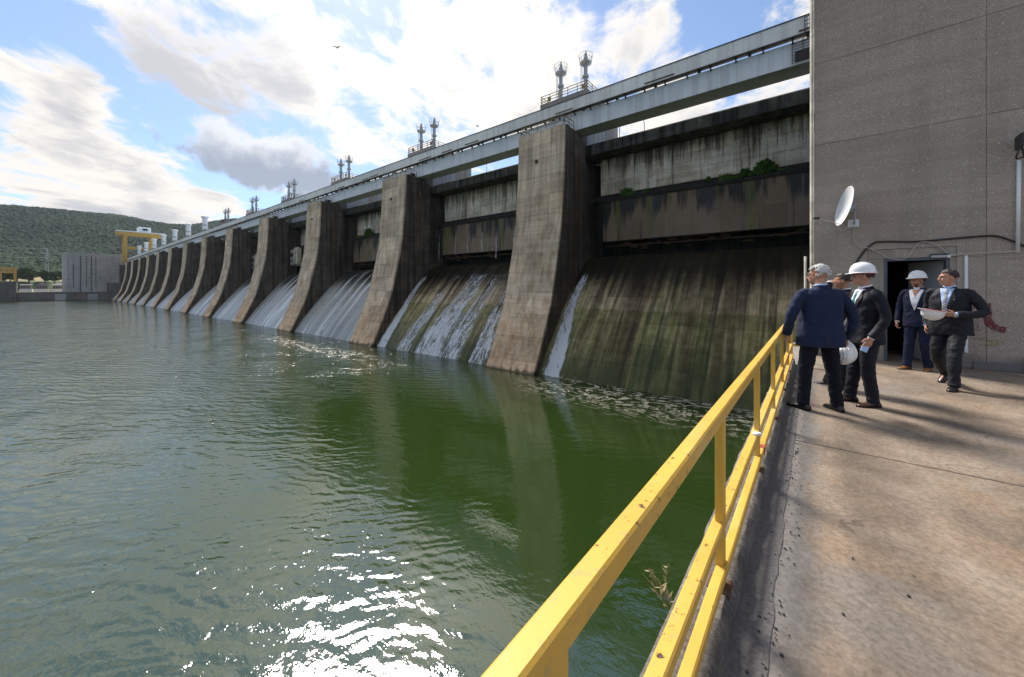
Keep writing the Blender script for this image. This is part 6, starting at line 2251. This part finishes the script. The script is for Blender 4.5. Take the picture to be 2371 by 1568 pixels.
# man in helmet in profile
p2 = make_person('man in dark suit and white helmet standing in profile, teal tie', (0.52, 6.64, DZ), yaw_of(-0.90, -0.43), 1.79, dict(
    stout=1.02, jacket='suit_navy', trousers='suit_navy', shirt='shirt_white', shoes='shoe_brown', hair='helmet', hair_mat='hair_dark', tie='tie_teal', helmet=True, pin=-0.09,
    head_yaw=R(-22), hem=0.80, vz=1.20,
    elL=(-0.27, -0.05, 1.14), wrL=(-0.255, 0.09, 0.89), hdL=(0.05, 0.35, -0.9), pnL=(1, 0.1, 0), thL=-1, curlL=0.5,
    elR=(0.27, -0.02, 1.15), wrR=(0.20, 0.14, 0.95), hdR=(-0.2, 0.5, -0.8), pnR=(-1, 0, 0), thR=1, curlR=0.5,
    knL=(-0.10, 0.035, 0.50), anL=(-0.115, -0.02, 0.085), ftL=(-0.15, 1, 0), knR=(0.10, 0.06, 0.50), anR=(0.12, 0.10, 0.085), ftR=(0.2, 1, 0)))
w_ = world_pt(p2, (-0.235, 0.135, 0.785))
tag(MB().box(-0.004, 0.004, -0.035, 0.035, -0.07, 0.07).build('phone', M['shirt_blue'], None, local=True), 'small blue card in the hand of the man in profile', 'card')
ph = bpy.data.objects['phone']
ph.location = w_
ph.rotation_euler = (R(25), R(8), p2.rotation_euler.z)

# man behind them shading his eyes
p3 = make_person('man mostly hidden behind the others, shading his eyes with his hand', (0.36, 7.42, DZ), yaw_of(-0.97, 0.10), 1.74, dict(
    stout=1.0, jacket='suit_navy', trousers='suit_navy', shirt='shirt_white', shoes='shoe_brown', hair='short', hair_mat='hair_dark', skin='skin_tan', tie='tie_teal', white_sole=True,
    head_yaw=R(5), hem=0.80,
    elL=(-0.37, 0.20, 1.40), wrL=(-0.24, 0.165, 1.635), hdL=(0.45, -0.80, 0.22), pnL=(0.6, 0.1, -0.7), thL=1, curlL=0.25,
    elR=(0.27, -0.04, 1.15), wrR=(0.26, 0.06, 0.90), hdR=(0, 0.2, -1), pnR=(-1, 0, 0), thR=1, curlR=0.5,
    knL=(-0.10, 0.03, 0.50), anL=(-0.11, -0.02, 0.085), ftL=(-0.1, 1, 0), knR=(0.11, 0.10, 0.50), anR=(0.13, 0.20, 0.085), ftR=(0.1, 1, 0)))

# man in the doorway
p4 = make_person('bearded man in blue suit and white helmet coming out of the doorway', (1.50, 10.08, DZ), yaw_of(-0.50, -0.87), 1.78, dict(
    stout=1.0, jacket='suit_bright', trousers='suit_bright', shirt='shirt_white', shoes='shoe_tan', hair='helmet', hair_mat='hair_dark', beard=True, helmet=True, skin='skin_tan',
    head_yaw=R(-28), hem=0.80, vz=1.10, vw=0.105,
    elL=(-0.27, -0.05, 1.14), wrL=(-0.25, 0.06, 0.89), hdL=(0, 0.25, -1), pnL=(1, 0, 0), thL=-1, curlL=0.5,
    elR=(0.28, -0.04, 1.14), wrR=(0.27, 0.07, 0.88), hdR=(0, 0.25, -1), pnR=(-1, 0, 0), thR=1, curlR=0.55,
    knL=(-0.10, 0.02, 0.50), anL=(-0.11, -0.06, 0.085), ftL=(-0.25, 1, 0), knR=(0.10, 0.07, 0.50), anR=(0.11, 0.12, 0.085), ftR=(0.2, 1, 0)))

# walking man carrying an upturned helmet
p5 = make_person('man in charcoal suit and striped tie walking with an upturned helmet', (1.62, 8.66, DZ), yaw_of(-0.50, -0.86), 1.80, dict(
    stout=1.10, jacket='suit_charcoal', trousers='suit_charcoal', shirt='shirt_blue', shoes='shoe_black', hair='short', hair_mat='hair_dark', tie='tie_stripe', watch='L', pin=-0.1,
    head_yaw=R(-42), hem=0.80, lean=0.08, hipz=0.915, vz=1.12, vw=0.075,
    elL=(-0.335, -0.01, 1.15), wrL=(-0.15, 0.25, 1.11), hdL=(0.75, 0.55, 0.05), pnL=(0.4, -0.6, 0.5), thL=-1, curlL=0.5,
    elR=(0.27, -0.06, 1.15), wrR=(0.24, 0.05, 0.92), hdR=(0, 0.2, -1), pnR=(-1, 0, 0), thR=1, curlR=0.5,
    knL=(-0.12, 0.21, 0.50), anL=(-0.14, 0.27, 0.088), ftL=(-0.1, 1, 0), knR=(0.12, 0.06, 0.47), anR=(0.16, -0.30, 0.17), ftR=(0.12, 0.85, -0.55)))
w_ = world_pt(p5, (0.04, 0.385, 1.155))
loose_helmet('upturned white helmet with red lining in the walking man\'s hand', tuple(w_), yaw_of(-0.9, -0.3), R(8), 0.0, True)
